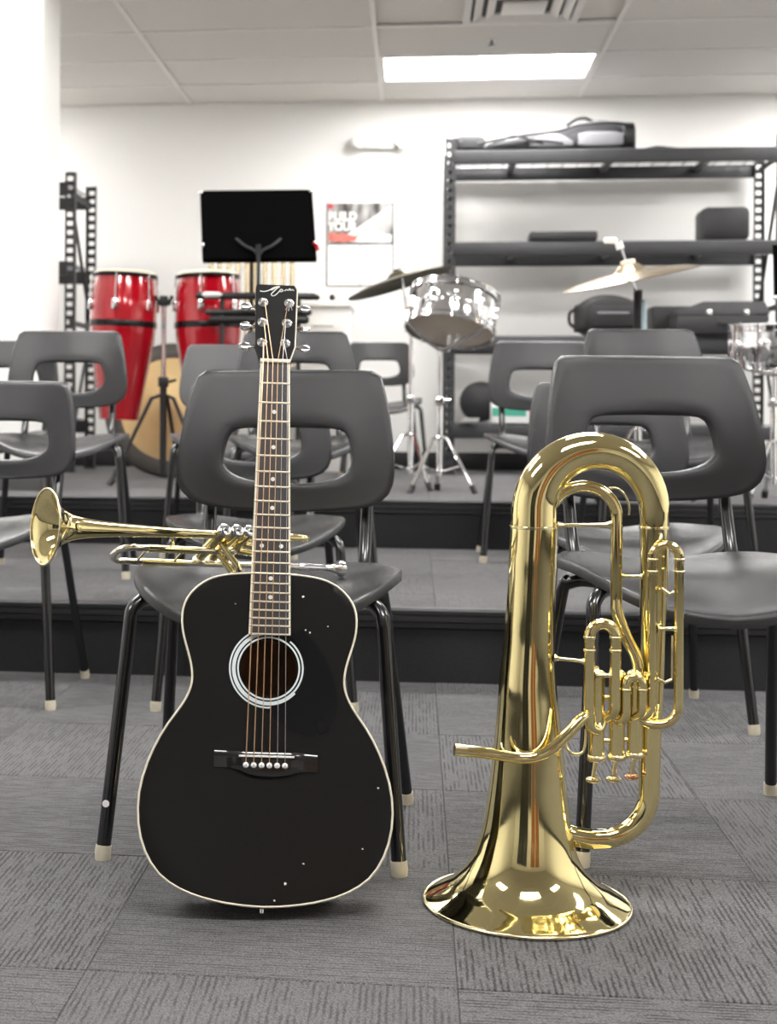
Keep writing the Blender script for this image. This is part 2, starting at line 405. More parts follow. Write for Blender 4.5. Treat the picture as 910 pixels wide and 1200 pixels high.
# ------------------------------------------------------------------ stacking chairs
def poly_at(pts, c, n):
    "sample a star-shaped closed smooth outline at n equal angles about c"
    Q = smooth_path([(x, 0, z) for x, z in pts], 8, True)
    out = []
    for k in range(n):
        a = 2*PI*k/n; dx, dz = math.cos(a), math.sin(a); best = None
        for i in range(len(Q)):
            p, q = Q[i-1], Q[i]; px, pz, qx, qz = p.x-c[0], p.z-c[1], q.x-c[0], q.z-c[1]
            ex, ez = qx-px, qz-pz; den = dx*ez-dz*ex
            if abs(den) < 1e-12: continue
            tt = (px*ez-pz*ex)/den; ss = (px*dz-pz*dx)/den
            if -1e-6 <= ss <= 1+1e-6 and tt > 0 and (best is None or tt > best): best = tt
        out.append((c[0]+dx*best, c[1]+dz*best))
    return out
def backrest_mb():
    half = [(0, .562), (.10, .566), (.165, .576), (.198, .595), (.212, .625), (.2135, .665), (.208, .715), (.200, .765), (.188, .815), (.181, .834), (.170, .8415), (.14, .843), (.07, .844)]
    out = half+[(0, .8445)]+[(-x, z) for x, z in reversed(half[1:])]
    hh = [(0, .617), (.06, .6205), (.10, .631), (.121, .645), (.1275, .664), (.124, .690), (.117, .712), (.105, .7235), (.08, .7265), (.04, .7275)]
    hole = hh+[(0, .728)]+[(-x, z) for x, z in reversed(hh[1:])]
    c = (0, .675); n = 72
    O, H = poly_at(out, c, n), poly_at(hole, c, n)
    def Y(x, z): return .445-.055*(abs(x)/.21)**2+.055*((z-.56)/.28)-.012*math.cos((z-.7)*9)
    def pt(k, t, off=0, shrink=0):
        x = H[k][0]+(O[k][0]-H[k][0])*t; z = H[k][1]+(O[k][1]-H[k][1])*t
        return (x, Y(x, z)+off, z)
    loops = []
    def ring(t, off): loops.append([pt(k, t, off) for k in range(n)])
    ring(0, .017); ring(0, .006); ring(.035, .0008); ring(.09, -.0008)
    for t in (.3, .5, .7, .85): ring(t, 0)
    ring(.93, -.0006); ring(.985, .002); ring(1, .008); ring(1.0, .022); ring(.975, .022); ring(.965, .011)
    for t in (.8, .5, .2): ring(t, .009)
    ring(.06, .011); ring(.03, .017)
    return MB().loft(loops, closed=True)
def seat_mb():
    n = 64; loops = []
    def edge(a, k):
        # superellipse plan, wider at mid, narrowed at rear
        ca, sa = math.cos(a), math.sin(a); e = 2/2.9
        x = abs(ca)**e*(1 if ca > 0 else -1); y = abs(sa)**e*(1 if sa > 0 else -1)
        return x*k, y*k
    def S(x, y):
        w = .240-(.035*max(0, y)**2) - .012*max(0, -y)
        X = x*w; Y = .205+y*.205-(.018*(1-abs(x)**2) if y < 0 else 0)*abs(y)
        z = .440+.040*abs(x)**2.4
        if y < -.2: z -= .036*((-y-.2)/.8)**2*(1-.35*abs(x))
        if y > .35: z += .038*((y-.35)/.65)**2*(.45+.55*abs(x))
        return X, Y, z
    def ring(k, off, drop=0):
        L = []
        for i in range(n):
            a = 2*PI*i/n; x, y = edge(a, k); X, Y, z = S(x, y); L.append((X, Y, z+off))
        loops.append(L)
    ring(.02, 0)
    for k in (.2, .4, .6, .75, .87, .95): ring(k, 0)
    ring(.985, -.002); ring(1.0, -.008); ring(1.0, -.020); ring(.98, -.021); ring(.965, -.012)
    for k in (.85, .6, .3, .02): ring(k, -.008)
    return MB().loft(loops)
def make_chair():
    t = thing('stacking_chair', 'x', 'chair', group='charcoal stacking chairs')
    backrest_mb().build('backrest', M['plastic'], t, 50)
    seat_mb().build('seat', M['plastic'], t, 50)
    for s in (-1, 1):
        top = Vector((s*.218, .055, .40)); foot = Vector((s*.25, 0.0, .012))
        path = [foot, foot.lerp(top, .5), foot.lerp(top, .93), top, (s*.215, .062, .417), (s*.202, .075, .431), (s*.18, .095, .436), (s*.14, .13, .428)]
        l = MB().sweep(smooth_path(path, 4), .0125, 12).build('leg', M['legs'], t)
        MB().sweep([foot-Vector((0, 0, .012)), foot, foot.lerp(top, .03)], [.0135, .0145, .0138], 12).build('foot_cap', M['tip'], l)
        top = Vector((s*.20, .33, .405)); foot = Vector((s*.24, .435, .012))
        path = [foot, foot.lerp(top, .5), top, (s*.192, .315, .420), (s*.17, .30, .427), (s*.14, .27, .425)]
        l = MB().sweep(smooth_path(path, 4), .0115, 12).build('leg', M['legs'], t)
        MB().sweep([foot-Vector((0, 0, .012)), foot, foot.lerp(top, .03)], [.0125, .0135, .0128], 12).build('foot_cap', M['tip'], l)
        MB().sweep(smooth_path([(s*.14, .13, .428), (s*.145, .30, .428), (s*.150, .385, .436), (s*.155, .425, .47), (s*.156, .462, .56), (s*.156, .490, .66), (s*.156, .508, .73)], 5), .0125, 12).build('back_post', M['legs'], t)
    mb = MB(); mb.sweep([(-.15, .13, .424), (.15, .13, .424)], .009, 8); mb.sweep([(-.15, .29, .424), (.15, .29, .424)], .009, 8)
    mb.build('cross_bar', M['legs'], t)
    return t
chair0 = make_chair()
chairs = [  # x, y, base z, degrees, scale, label
 (-.008, 2.39, 0, -9, 1, 'charcoal stacking chair in front holding the trumpet, with the guitar leaning on it'),
 (.8055, 2.417, 0, 2.5, (1.02, 1, 1.04), 'charcoal stacking chair with empty seat directly behind the brass horn'),
 (.0, 3.63, 0, 0, 1, 'charcoal stacking chair against the lower riser, hidden behind the chair with the trumpet'),
 (-.765, 3.66, 0, -6, 1, 'charcoal stacking chair on the floor at the left edge, beside the trumpet bell'),
 (.935, 3.40, 0, 0, 1, 'charcoal stacking chair on the floor seen through the hole of the chair behind the horn'),
 (-.675, 4.72, T1, 0, 1, 'charcoal stacking chair on the lower tier in front of the left red conga'),
 (1.34, 4.54, T1, 0, 1.01, 'charcoal stacking chair on the lower tier below the right bright cymbal'),
 (1.09, 5.27, T1, -6, 1, 'charcoal stacking chair on the lower tier just right of the snare drum stand'),
 (-1.02, 5.44, T1, 0, 1, 'charcoal stacking chair on the lower tier, farthest left, half hidden beside the white column'),
 (-.10, 5.37, T1, 0, .98, 'paler stacking chair on the lower tier in front of the right red conga'),
 (.14, 4.66, T1, 0, 1, 'charcoal stacking chair on the lower tier behind the guitar headstock'),
 (.70, 7.75, T2, 0, .90, 'small charcoal stacking chair on the upper tier beneath the calendar, left of the cymbal stand'),
]
for i, (x, y, z, a, s, lab) in enumerate(chairs):
    o = chair0 if i == 0 else copy_tree(chair0)
    o.location = (x, y, z); o.rotation_euler = (0, 0, math.radians(a)); o.scale = s if isinstance(s, tuple) else (s, s, s); o['label'] = lab
    if i == 9:
        for ch in o.children:
            if ch.name.startswith(('seat', 'backrest')):
                ch.data = ch.data.copy(); ch.data.materials[0] = M['plastic2']

lf = [c for c in chair0.children if c.name.startswith('leg')][0]
MB().lathe([(0, -.0012), (.006, -.0008), (.006, .0004), (0, .0004)], 14, Matrix.Translation((-.2445, -.0045, .095)) @ Matrix.Rotation(PI/2, 4, 'X')).build('paint_dot', M['white'], lf, 0)
# ------------------------------------------------------------------ acoustic guitar
TH = math.radians(17.5); GZ = 2.131; GZ0 = .023
def s_of(y):
    k = (y-PY)/F; return (HC-GZ0-k*GZ)/(k*math.sin(TH)+math.cos(TH))
def Zs(s): return GZ+s*math.sin(TH)
def gw(px, y): return px*Zs(s_of(y))/F
gt = thing('acoustic_guitar', 'black acoustic guitar with cream binding leaning upright against the front chair', 'guitar')
gt.matrix_world = Matrix.Translation(((312.3-PX)/F*GZ, GZ, GZ0)) @ Matrix.Rotation(math.radians(1.85), 4, 'Y') @ Matrix.Rotation(math.radians(2.5), 4, 'Z') @ Matrix.Rotation(-TH, 4, 'X')
prof = [(672, 0), (672.3, 22), (676, 56), (684, 77), (697, 92), (711, 100), (725, 102.3), (740, 101.5), (755, 98), (770, 93.5), (785, 90), (800, 89.3), (813, 92.5), (827, 99.5), (840, 108.5), (855, 119), (873, 129), (892, 137.5), (910, 143.5), (930, 148), (955, 149.5), (975, 147.5), (993, 143), (1010, 135.5), (1026, 124), (1038, 109), (1048, 89), (1056, 62), (1061, 32), (1063, 0)]
gp = [(gw(w, y), s_of(y)) for y, w in prof]
outline = gp+[(-x, z) for x, z in reversed(gp[1:-1])]
HCz = s_of(783)
nG = 120
OG = poly_at(outline, (0, HCz), nG)
HR = gw(33.5, 783)
hole = [(HR*math.cos(2*PI*k/nG), HCz+HR*math.sin(2*PI*k/nG)) for k in range(nG)]
def gring(t, y, A=None, B=None): return [((1-t)*h[0]+t*o[0], y, (1-t)*h[1]+t*o[1]) for h, o in zip(A or hole, B or OG)]
GD = .098
def scaled(k): return [(x*k, HCz+(z-HCz)*k) for x, z in OG]
mb = MB()
mb.loft([gring(0, .004), gring(0, 0), gring(.2, -.0004), gring(.4, -.0010), gring(.7, -.0010), gring(.9, -.0005), gring(.985, 0), gring(1, .0012)], caps=False)
mb.build('soundboard', M['gblack'], gt, 30)
mb = MB()
mb.loft([gring(1, .0012), gring(1, GD-.003), gring(.98, GD), gring(.5, GD+.007), gring(.02, GD+.009, )], caps=False)
mb.add([(x, GD+.009, z) for x, z in hole], [tuple(range(nG))])
mb.build('body_sides_and_back', M['gside'], gt, 40)
inn = scaled(.975)
mb = MB(); mb.loft([[(x, .005, z) for x, z in inn], [(x, GD-.006, z) for x, z in inn]], caps=False)
mb.add([(x, GD-.006, z) for x, z in inn], [tuple(range(nG))]); mb.build('inside_lining', M['inwood'], gt, 40)
mb = MB(); mb.sweep([(x, -.0002, z) for x, z in OG], .0019, 6, closed=True); mb.build('binding', M['binding'], gt, 60)
def disc_ring(mb, r0, r1, y, a0=0, a1=2*PI, n=72, cz=None):
    cz = HCz if cz is None else cz; full = abs(a1-a0-2*PI) < 1e-6; m = n if full else n+1
    A = []
    for k in range(m):
        a = a0+(a1-a0)*k/n; c, s = math.cos(a), math.sin(a)
        A += [(r0*c, y+.0006, cz+r0*s), (r0*c, y, cz+r0*s), (r1*c, y, cz+r1*s), (r1*c, y+.0006, cz+r1*s)]
    fs = []
    for k in range(n):
        j = (k+1) % m
        for q in range(3): fs.append((k*4+q, k*4+q+1, j*4+q+1, j*4+q))
    mb.add(A, fs)
mb = MB(); k1 = gw(1, 783)
disc_ring(mb, 35.0*k1, 37.0*k1, -.0012)
mb.build('inner_rosette_ring', M['rosette'], gt, 0)
mb = MB(); disc_ring(mb, 38.8*k1, 43.0*k1, -.0012, math.radians(95), math.radians(318)); mb.build('middle_rosette_band', M['rosette'], gt, 0)
mb = MB(); disc_ring(mb, 44.6*k1, 46.5*k1, -.0012, math.radians(58), math.radians(285)); mb.build('outer_rosette_ring', M['rosette'], gt, 0)
mb = MB(); disc_ring(mb, 39*k1, 41*k1, -.0022, math.radians(-42), math.radians(52)); mb.build('rosette_sliver', M['rosette'], gt, 0)
# pickguard: teardrop right of and below the hole
pg = []
for a in lerp_list(62, -85, 20):
    a = math.radians(a); pg.append((44.2*k1*math.cos(a), HCz+44.2*k1*math.sin(a)))
tail = [(354, 737), (368, 750), (381, 768), (391, 790), (397, 815), (396, 838), (386, 855), (368, 862), (346, 857), (328, 844), (316, 832)]
cxg = 315.5
pg2 = [(gw(x-cxg, y), s_of(y)) for x, y in tail]
poly = pg2+list(reversed(pg))
mb = MB(); mb.prism(poly, -.0022, -.0006); mb.build('pickguard', M['pick'], gt, 0)
# neck, fretboard
nz0, nz1 = s_of(743), s_of(427)       # fretboard end, nut
w0, w1 = gw(49, 742)/2, gw(34.5, 423)/2
def fw(z): return w0+(w1-w0)*(z-nz0)/(nz1-nz0)
body_top = s_of(672)
def quad_slab(mb, z0, wa, z1, wb, y0, y1): mb.loft([[(-wa, y0, z0), (wa, y0, z0), (wa, y1, z0), (-wa, y1, z0)], [(-wb, y0, z1), (wb, y0, z1), (wb, y1, z1), (-wb, y1, z1)]])
bw = .0030
mb = MB(); quad_slab(mb, nz0, w0-bw, nz1, w1-bw, -.0085, -.0005); mb.build('fretboard', M['fretboard'], gt, 0)
mb = MB()
for s in (-1, 1):
    a, b = w0-bw/2, w1-bw/2
    mb.loft([[(s*a-bw/2, -.0086, nz0), (s*a+bw/2, -.0086, nz0), (s*a+bw/2, 0, nz0), (s*a-bw/2, 0, nz0)], [(s*b-bw/2, -.0086, nz1), (s*b+bw/2, -.0086, nz1), (s*b+bw/2, 0, nz1), (s*b-bw/2, 0, nz1)]])
mb.box((0, -.0045, nz0-.001), (2*w0, .0085, .002)); mb.build('fretboard_binding', M['binding'], gt, 0)
def neckloop(z, k):
    w = fw(z)-.0005; return [(w*math.cos(PI*i/10), 0+.001+k*math.sin(PI*i/10), z) for i in range(11)]
mb = MB(); mb.loft([neckloop(z, k) for z, k in ((body_top-.004, .055), (body_top+.006, .05), (body_top+.02, .034), (body_top+.05, .023), (nz1-.03, .020), (nz1, .018))]); mb.build('neck', M['gside'], gt, 40)
SL = s_of(427)-s_of(888)
fz = []
k = 1
while True:
    z = nz1-SL*(1-2**(-k/12))
    if z < nz0+.004: break
    fz.append(z); MB().sweep([(-fw(z)+.0004, -.0086, z), (fw(z)-.0004, -.0086, z)], .0016, 6).build('fret', M['nickel'], gt, 60); k += 1
fz = [nz1]+fz
for n in (3, 5, 7, 9, 12, 15, 17):
    zc = (fz[n]+fz[n-1])/2
    for xo in ((-.0155, .0155) if n == 12 else (0,)):
        MB().lathe([(0, -.0004), (.0035, -.0004), (.0035, .0006), (0, .0006)], 14, Matrix.Translation((xo, -.0088, zc)) @ Matrix.Rotation(PI/2, 4, 'X')).build('position_dot', M['pearl'], gt, 0)
MB().box((0, -.006, nz1+.003), (2*w1+.001, .013, .006), bev=.001).build('nut', M['binding'], gt)
# headstock, tilted back
HT = Matrix.Translation((0, -.002, nz1+.006)) @ Matrix.Rotation(-math.radians(2), 4, 'X')
kx = Zs(s_of(375))/F; kz = (s_of(331)-s_of(421))/87
hp = [(-17.3, 0), (-20, 7), (-23.2, 16), (-23.6, 30), (-24.2, 83), (-22.5, 87), (22, 87), (24.8, 82), (23.6, 30), (23.0, 16), (19.8, 7), (17.3, 0)]
hp = [(x*kx, z*kz) for x, z in hp]
hd = MB().prism(hp, 0, .015, HT).build('headstock', mat('headstock_veneer', (.014, .0135, .013), .5, noise=.3, spec=.12), gt, 0)
edge = [HT @ Vector((x, -.0002, z)) for x, z in hp[6:]]
MB().sweep(edge, .0013, 6).build('headstock_binding', M['binding'], gt, 60)
def hpt(px, y, yy=0): return HT @ Vector(((px-325.6)*kx, yy, (420-y)*kz))
sc_ = lambda x, y: (270+x/8.27, 310+y/8.27)
mb = MB()
for path in ([(300, 255), (330, 260), (365, 255), (400, 240), (440, 215), (492, 206), (470, 222), (440, 250), (412, 282), (425, 298), (455, 287), (490, 250), (505, 232), (525, 242), (510, 254), (485, 250)],
             [(540, 246), (560, 232), (575, 240), (590, 222), (600, 240), (618, 230), (632, 242)], [(410, 245), (450, 222), (475, 218)]):
    mb.sweep(smooth_path([hpt(*sc_(*p), -.0004) for p in path], 4), .0010, 6)
mb.build('script_logo', M['white'], gt, 60)
pegs = [(310.3, 354), (310, 377), (310, 400), (341, 354), (338.6, 377), (337, 400)]
pegs = [(x+.0, y) for x, y in pegs]
for i, (px, y) in enumerate(pegs):
    s = -1 if i < 3 else 1
    c = hpt(px, y)
    T = Matrix.Translation(c) @ HT.to_3x3().to_4x4() @ Matrix.Rotation(PI/2, 4, 'X')
    pg_ = MB().lathe([(.0085, 0), (.0085, .0012), (.0062, .003), (.0045, .0042), (.0032, .005), (.0032, .012), (.0022, .013), (0, .013)], 16, T).build('tuning_post', M['chrome'], gt, 40)
    e = hpt(325.6+s*24, y, .020); b_ = hpt(325.6+s*32, y, .020); d_ = hpt(325.6+s*41, y, .020)
    mb = MB(); mb.sweep([hpt(px, y, .020), b_], .0028, 8)
    mb.box((0, 0, 0), (.016, .010, .012), Matrix.Translation(hpt(px, y, .021)) @ HT.to_3x3().to_4x4(), bev=.002)
    mb.build('machine_head', M['chrome'], pg_)
    aa = random.uniform(-.9, .9)
    T2_ = Matrix.Translation(hpt(325.6+s*35, y, .020)) @ HT.to_3x3().to_4x4() @ Matrix.Rotation(aa, 4, 'X')
    loops = []
    for j in range(9):
        x = -.009+.018*j/8; w = .0088*math.sqrt(max(.06, 1-(x/.0098)**2)); th = .0028
        loops.append([(x*s, th*math.sin(2*PI*q/12), w*math.cos(2*PI*q/12)) for q in range(12)])
    MB().loft(loops, T2_).build('peg_button', M['chrome'], pg_, 60)
# bridge
bz = s_of(880); bz1 = s_of(911); bs = gw(1, 890)
def bxz(px, y): return ((px-cxg+2.2)*bs, s_of(y))
top = [(251, 880), (268, 880.5), (285, 881.5), (345, 881.5), (358, 882), (373, 883)]
bot = [(373, 905), (361, 904.5), (350, 906), (338, 909.5), (325, 911.5), (305, 911.5), (292, 909), (281, 904.5), (270, 901.5), (251, 901.5)]
tx_, ty_ = [p[0] for p in top], [p[1] for p in top]
bx_, by_ = [p[0] for p in reversed(bot)], [p[1] for p in reversed(bot)]
loops = []
for j in range(41):
    px = 251.2+121.6*j/40; d_ = min(px-251, 373-px)
    h_ = .0042+.0052*max(0, min(1, (d_-14)/20))**1.0; h_ = .0042+(h_-.0042)*(3*((h_-.0042)/.0052)**2-2*((h_-.0042)/.0052)**3)/max(1e-6, (h_-.0042)/.0052) if h_ > .0042 else h_
    x_, zt_ = bxz(px, interp(tx_, ty_, px)); _, zb2_ = bxz(px, interp(bx_, by_, px))
    hl_ = h_*.45
    loops.append([(x_, 0, zt_), (x_, -h_+.0012, zt_), (x_, -h_, zt_-.0014)]+[(x_, -h_+(h_-hl_)*q*q*.7, zt_+(zb2_-zt_)*(.35+.6*q)) for q in (0, .3, .6, .85, 1)]+[(x_, 0, zb2_)])
MB().loft(loops).build('bridge', M['bridge'], gt, 50)
a, b = bxz(280, 887), bxz(345, 887)
MB().box(((a[0]+b[0])/2, -.010, a[1]), (b[0]-a[0], .006, .0030), bev=.0008).build('saddle', M['pearl'], gt)
pins = [288.6+(334.2-288.6)*i/5 for i in range(6)]
for i, px in enumerate(pins):
    x, z = bxz(px, 897.5)
    p = MB().lathe([(.0042, 0), (.0046, .0015), (.0036, .0034), (.0012, .0044), (0, .0045)], 14, Matrix.Translation((x, -.009, z)) @ Matrix.Rotation(PI/2, 4, 'X')).build('bridge_pin', M['white'], gt, 60)
    MB().lathe([(.0009, .0002), (.0009, .0049), (0, .005)], 8, Matrix.Translation((x, -.009, z)) @ Matrix.Rotation(PI/2, 4, 'X')).build('pin_dot', M['ink'], p, 0)
    nx = (-.5+i/5)*2*(w1-.0045); sx_, _ = bxz(px, 887)
    post = pegs[2-i] if i < 3 else pegs[3+5-i]
    # low strings: 1->bottom post ; order so that none cross
    post = {0: pegs[2], 1: pegs[1], 2: pegs[0], 3: pegs[3], 4: pegs[4], 5: pegs[5]}[i]
    s = -1 if i < 3 else 1
    ptc = hpt(post[0]-s*1.6, post[1], -.007)
    path = [(x, -.009, z+.002), (sx_, -.0135, a[1]), (nx, -.0128, nz1+.003), tuple(ptc)]
    mb = MB(); r = [.00095, .00085, .00075, .00065, .00055, .0005][i]
    mb.sweep(path, r, 6)
    mb.build('string', M['bronze'] if i < 4 else M['steel'], gt, 60)
mb = MB()
for q in range(3):
    mb.sweep([hpt(341, 354, -.008), hpt(336+q*4, 366-abs(q-1), -.012)], .0005, 4)
mb.build('string_end', M['steel'], gt, 0)
chips = [(352, 698, 1.6), (356, 737, 1.2), (361, 740, 1.2), (382, 732, 1.1), (445, 920, 1.3), (359, 1011, 1.3), (338, 1035, 1.8), (326, 1055, 1.3), (428, 992, 1.2), (273, 709, .8)]
mb = MB()
for x, y, r in chips:
    cx, cz = gw(x-cxg+2, y), s_of(y)
    mb.add([(cx+gw(r, y)*math.cos(q)*random.uniform(.6, 1.2), -.0017, cz+gw(r, y)*math.sin(q)*random.uniform(.6, 1.1)) for q in lerp_list(0, 2*PI*6/7, 7)], [tuple(range(7))])
o = mb.build('paint_chips', M['pearl'], gt, 0); o['kind'] = 'stuff'
MB().lathe([(.0085, 0), (.0085, .002), (.004, .004), (.004, .010), (.0065, .012), (.0065, .014), (0, .015)], 16, Matrix.Translation((0, .048, 0.0)) @ Matrix.Rotation(PI, 4, 'X')).build('end_pin', M['chrome'], gt, 50)

# ------------------------------------------------------------------ baritone horn standing on its bell
HZ = 2.22
def hx(px): return (px-PX)/F*HZ
def hz(py): return HC-(py-PY)/F*HZ - (0)   # upright plane through the bell axis
hr = thing('baritone_horn', 'shiny gold brass baritone horn standing upright on its bell on the carpet', 'brass horn', (hx(620), HZ, 0))
ox, oz = hx(620), 0
kk = HZ/F
def H(px, py, dy=0): return Vector((hx(px)-ox, dy, hz(py)-(px-300)*math.sin(ROLL)*0))
# bell stack: sections (y, cx, r)
st = [(1057, 620, 119), (1055.5, 620, 118), (1052, 620, 112), (1047, 620, 103), (1039.5, 619.5, 90), (1031, 619, 80), (1020, 618.5, 70), (1006, 618.5, 62), (990, 619, 56.5), (970, 620, 51.5), (940, 620.5, 47), (905, 621, 43), (870, 621, 39.5), (835, 620.5, 36), (800, 620, 33), (760, 621.3, 30), (720, 622.5, 28.6), (680, 624, 27.8), (650, 625, 27.6), (618, 626.5, 27.3)]
mb = MB()
path = [H(cx, y) for y, cx, r in st]
rad = [r*kk for y, cx, r in st]
sub = smooth_path([(p.x, r, p.z) for p, r in zip(path, rad)], 4)
loops = []
n = 64
for q in sub: loops.append([(q.x+q.y*math.cos(2*PI*k/n), q.y*math.sin(2*PI*k/n), q.z) for k in range(n)])
inner = [[(q.x+(q.y-.0015)*math.cos(2*PI*k/n), (q.y-.0015)*math.sin(2*PI*k/n), q.z-.0006) for k in range(n)] for q in sub[:60]]
mb.loft(list(reversed(inner))+loops, caps=False)
bell = mb.build('bell', M['brass'], hr, 60)
MB().sweep([(119*kk*math.cos(a), 119*kk*math.sin(a), hz(1057)) for a in lerp_list(0, 2*PI*79/80, 80)], .0030, 8, closed=True).build('bell_rim', M['brass2'], bell, 60)
hbase = hz(1057)-.003
# main bow
bow = [H(626.5, 618), H(626.5, 606)]
R0 = 70.2*kk
cb = H(696.7, 600)
bow += [Vector((cb.x+R0*math.cos(a), 0, cb.z+R0*1.02*math.sin(a))) for a in lerp_list(PI*.97, PI*.0, 26)]
bow += [H(767, 606), H(767, 618)]
rb = [27.3, 27.2]+lerp_list(26.8, 17.2, 26)+[16.8, 16.7]
MB().sweep(bow, [r*kk for r in rb], 40, caps=False, up=(0, 1, 0)).build('main_bow', M['brass'], hr, 60)
for px, r in ((626.5, 27.9), (767, 17.3)):
    MB().lathe([(r*kk-.001, -.0022), (r*kk+.0006, -.0016), (r*kk+.0006, .0016), (r*kk-.001, .0022)], 40, Matrix.Translation(H(px, 618))).build('ferrule', M['brass2'], hr, 60)
# descending branch and bottom bow into the bell
pth = [H(767, 618), H(766.5, 700), H(765, 800), H(763.5, 880), H(763, 925)]+[H(763-(1-math.cos(a))*56, 927+math.sin(a)*56) for a in lerp_list(.15, PI/2, 9)]+[H(692, 983, -.0), H(672, 979, -.0), H(655, 972)]
rr = [16.7, 15.6, 14, 12.6, 12.2]+lerp_list(12.2, 11.6, 9)+[11.5, 11.5, 11.5]
MB().sweep(smooth_path(pth, 4), [r*kk for r in [v for a, b in zip(rr[:-1], rr[1:]) for v in (a, a*.75+b*.25, a*.5+b*.5, a*.25+b*.75)]+[rr[-1]]], 32, up=(0, 1, 0)).build('outer_branch', M['brass'], hr, 60)
# inner tube
cc = H(684, 606); R1 = 39*kk
pth = [H(645, 720, .018), H(645, 650, .014), H(645, 612, .008)]+[Vector((cc.x+R1*math.cos(a), 0, cc.z+R1*.92*math.sin(a))) for a in lerp_list(PI*.97, .0, 16)]+[H(723, 650), H(723, 700), H(723.5, 716, -.002), H(728, 732, -.006), H(736, 752, -.012), H(743, 766, -.016), H(746, 782, -.018), H(746, 800, -.018)]
MB().sweep(smooth_path(pth, 4), 6.9*kk, 20).build('inner_branch', M['brass'], hr, 60)
# valves: three pistons upside down
vals = [(697.5, 885, 909), (721, 884, 908), (742, 881, 905)]
for px, yb, yf in vals:
    v = MB().sweep([H(px, 788, -.018), H(px, yb, -.018)], 9.2*kk, 24).build('valve_casing', M['brass'], hr, 50)
    MB().lathe([(0, -.0045), (.0125, -.0045), (.0138, -.003), (.0138, .003), (.0125, .0045), (0, .0045)], 24, Matrix.Translation(H(px, yb, -.018))).build('valve_cap', M['brass2'], v, 50)
    c = H(px, 788, -.018)
    MB().lathe([(.0125, -.004), (.013, 0), (.0125, .004), (.008, .007), (.003, .009), (.003, .013), (0, .0135)], 24, Matrix.Translation(c)).build('bottom_cap', M['brass2'], v, 50)
    MB().sweep([H(px, yb, -.018), H(px-3, yf-3, -.018)], 2.9*kk, 12).build('piston_stem', M['brass2'], v, 50)
    MB().lathe([(0, -.0042), (.009, -.0042), (.0112, -.002), (.0112, .001), (.008, .0035), (0, .004)], 24, Matrix.Translation(H(px-3.5, yf+1, -.018))).build('finger_button', M['rosebrass' if px > 730 else 'brass2'], v, 50)
for a, b, y in ((697.5, 721, 865), (721, 742, 864), (697.5, 721, 815), (721, 742, 813)): MB().sweep([H(a, y, -.018), H(b, y, -.018)], 3*kk, 10).build('valve_knuckle', M['brass2'], hr, 50)
def uslide(name, xl, xr, ytop, yl, yr, r, dy, tail_l, tail_r, ferr):
    R_ = (xr-xl)/2; c = H((xl+xr)/2, ytop+R_+r, dy)
    p = [H(*q) for q in reversed(tail_l)]+[H(xl, yl, dy), H(xl, ytop+R_+r+8, dy)]
    p += [Vector((c.x+R_*kk*math.cos(a), dy, c.z+R_*kk*math.sin(a))) for a in lerp_list(PI, 0, 12)]
    p += [H(xr, ytop+R_+r+8, dy), H(xr, yr, dy)]+[H(*q) for q in tail_r]
    o = MB().sweep(smooth_path(p, 3), r*kk, 20).build(name, M['brass'], hr, 60)
    for x in (xl, xr):
        for f in ferr: MB().lathe([(r*kk, -.0022), (r*kk+.0009, -.0016), (r*kk+.0009, .0016), (r*kk, .0022)], 20, Matrix.Translation(H(x, f, dy))).build('ferrule', M['brass2'], o, 60)
    return o
uslide('tuning_slide', 759, 790, 631, 815, 815, 5.4, -.030, [(758.5, 825, -.030), (754, 833, -.028), (746, 836, -.024)], [(788, 830, -.030), (781, 840, -.030), (770, 844, -.029), (755, 843.5, -.026), (745, 840, -.022)], (653, 667))
uslide('first_valve_slide', 686, 716, 721, 825, 815, 6.5, -.034, [(686.5, 838, -.034), (690, 848, -.033), (698, 850, -.028), (703, 842, -.022)], [(716, 826, -.033), (713, 834, -.028), (708, 838, -.022)], (743, 758))
uslide('second_valve_slide', 728.5, 747, 783, 825, 820, 5.3, -.036, [(727, 836, -.034), (722, 841, -.028), (718, 838, -.022)], [(747, 829, -.034), (743, 834, -.028), (738, 836, -.022)], (803,))
def brace(x0, y0, d0, x1, y1, d1, r=1.6):
    A, B = H(x0, y0, d0), H(x1, y1, d1)
    mb = MB(); L = (B-A)
    mb.sweep([A, A+L*.06, A+L*.14, A+L*.5, A+L*.86, A+L*.94, B], [r*kk*v for v in (2.4, 1.8, 1.1, 1, 1.1, 1.8, 2.4)], 10)
    mb.build('brace', M['brass2'], hr, 60)
brace(653, 616, -.004, 717, 615, -.002, 2.2); brace(729, 675, 0, 752, 675, -.004, 1.7); brace(648, 769, -.02, 681, 771, -.034, 2)
brace(692, 787, -.034, 711, 787, -.034, 2.4); brace(764, 733, -.032, 786, 733, -.032, 2.2); brace(751, 787, -.034, 758, 787, -.03, 2)
mb = MB(); mb.sweep(smooth_path([H(775, 640, -.036), H(774.5, 665, -.038), H(774, 690, -.038)], 3), 1.3*kk, 8)
mb.sweep(smooth_path([H(781, 740, -.036), H(780.5, 765, -.038), H(781, 790, -.036)], 3), 1.3*kk, 8)
mb.build('water_key_rod', M['brass2'], hr, 60)
MB().sweep([H(768, 686, -.038), H(776, 692, -.040), H(782, 690, -.038)], 2*kk, 8).build('water_key', M['brass2'], hr, 60)
MB().sweep([H(764, 790, -.036), H(772, 794, -.040), H(780, 791, -.038)], 2*kk, 8).build('water_key', M['brass2'], hr, 60)
MB().sweep(smooth_path([H(769, 630, -.026), H(770, 626, -.024), H(768.5, 622, -.018)], 3), 2*kk, 8).build('slide_stop', M['brass2'], hr, 60)
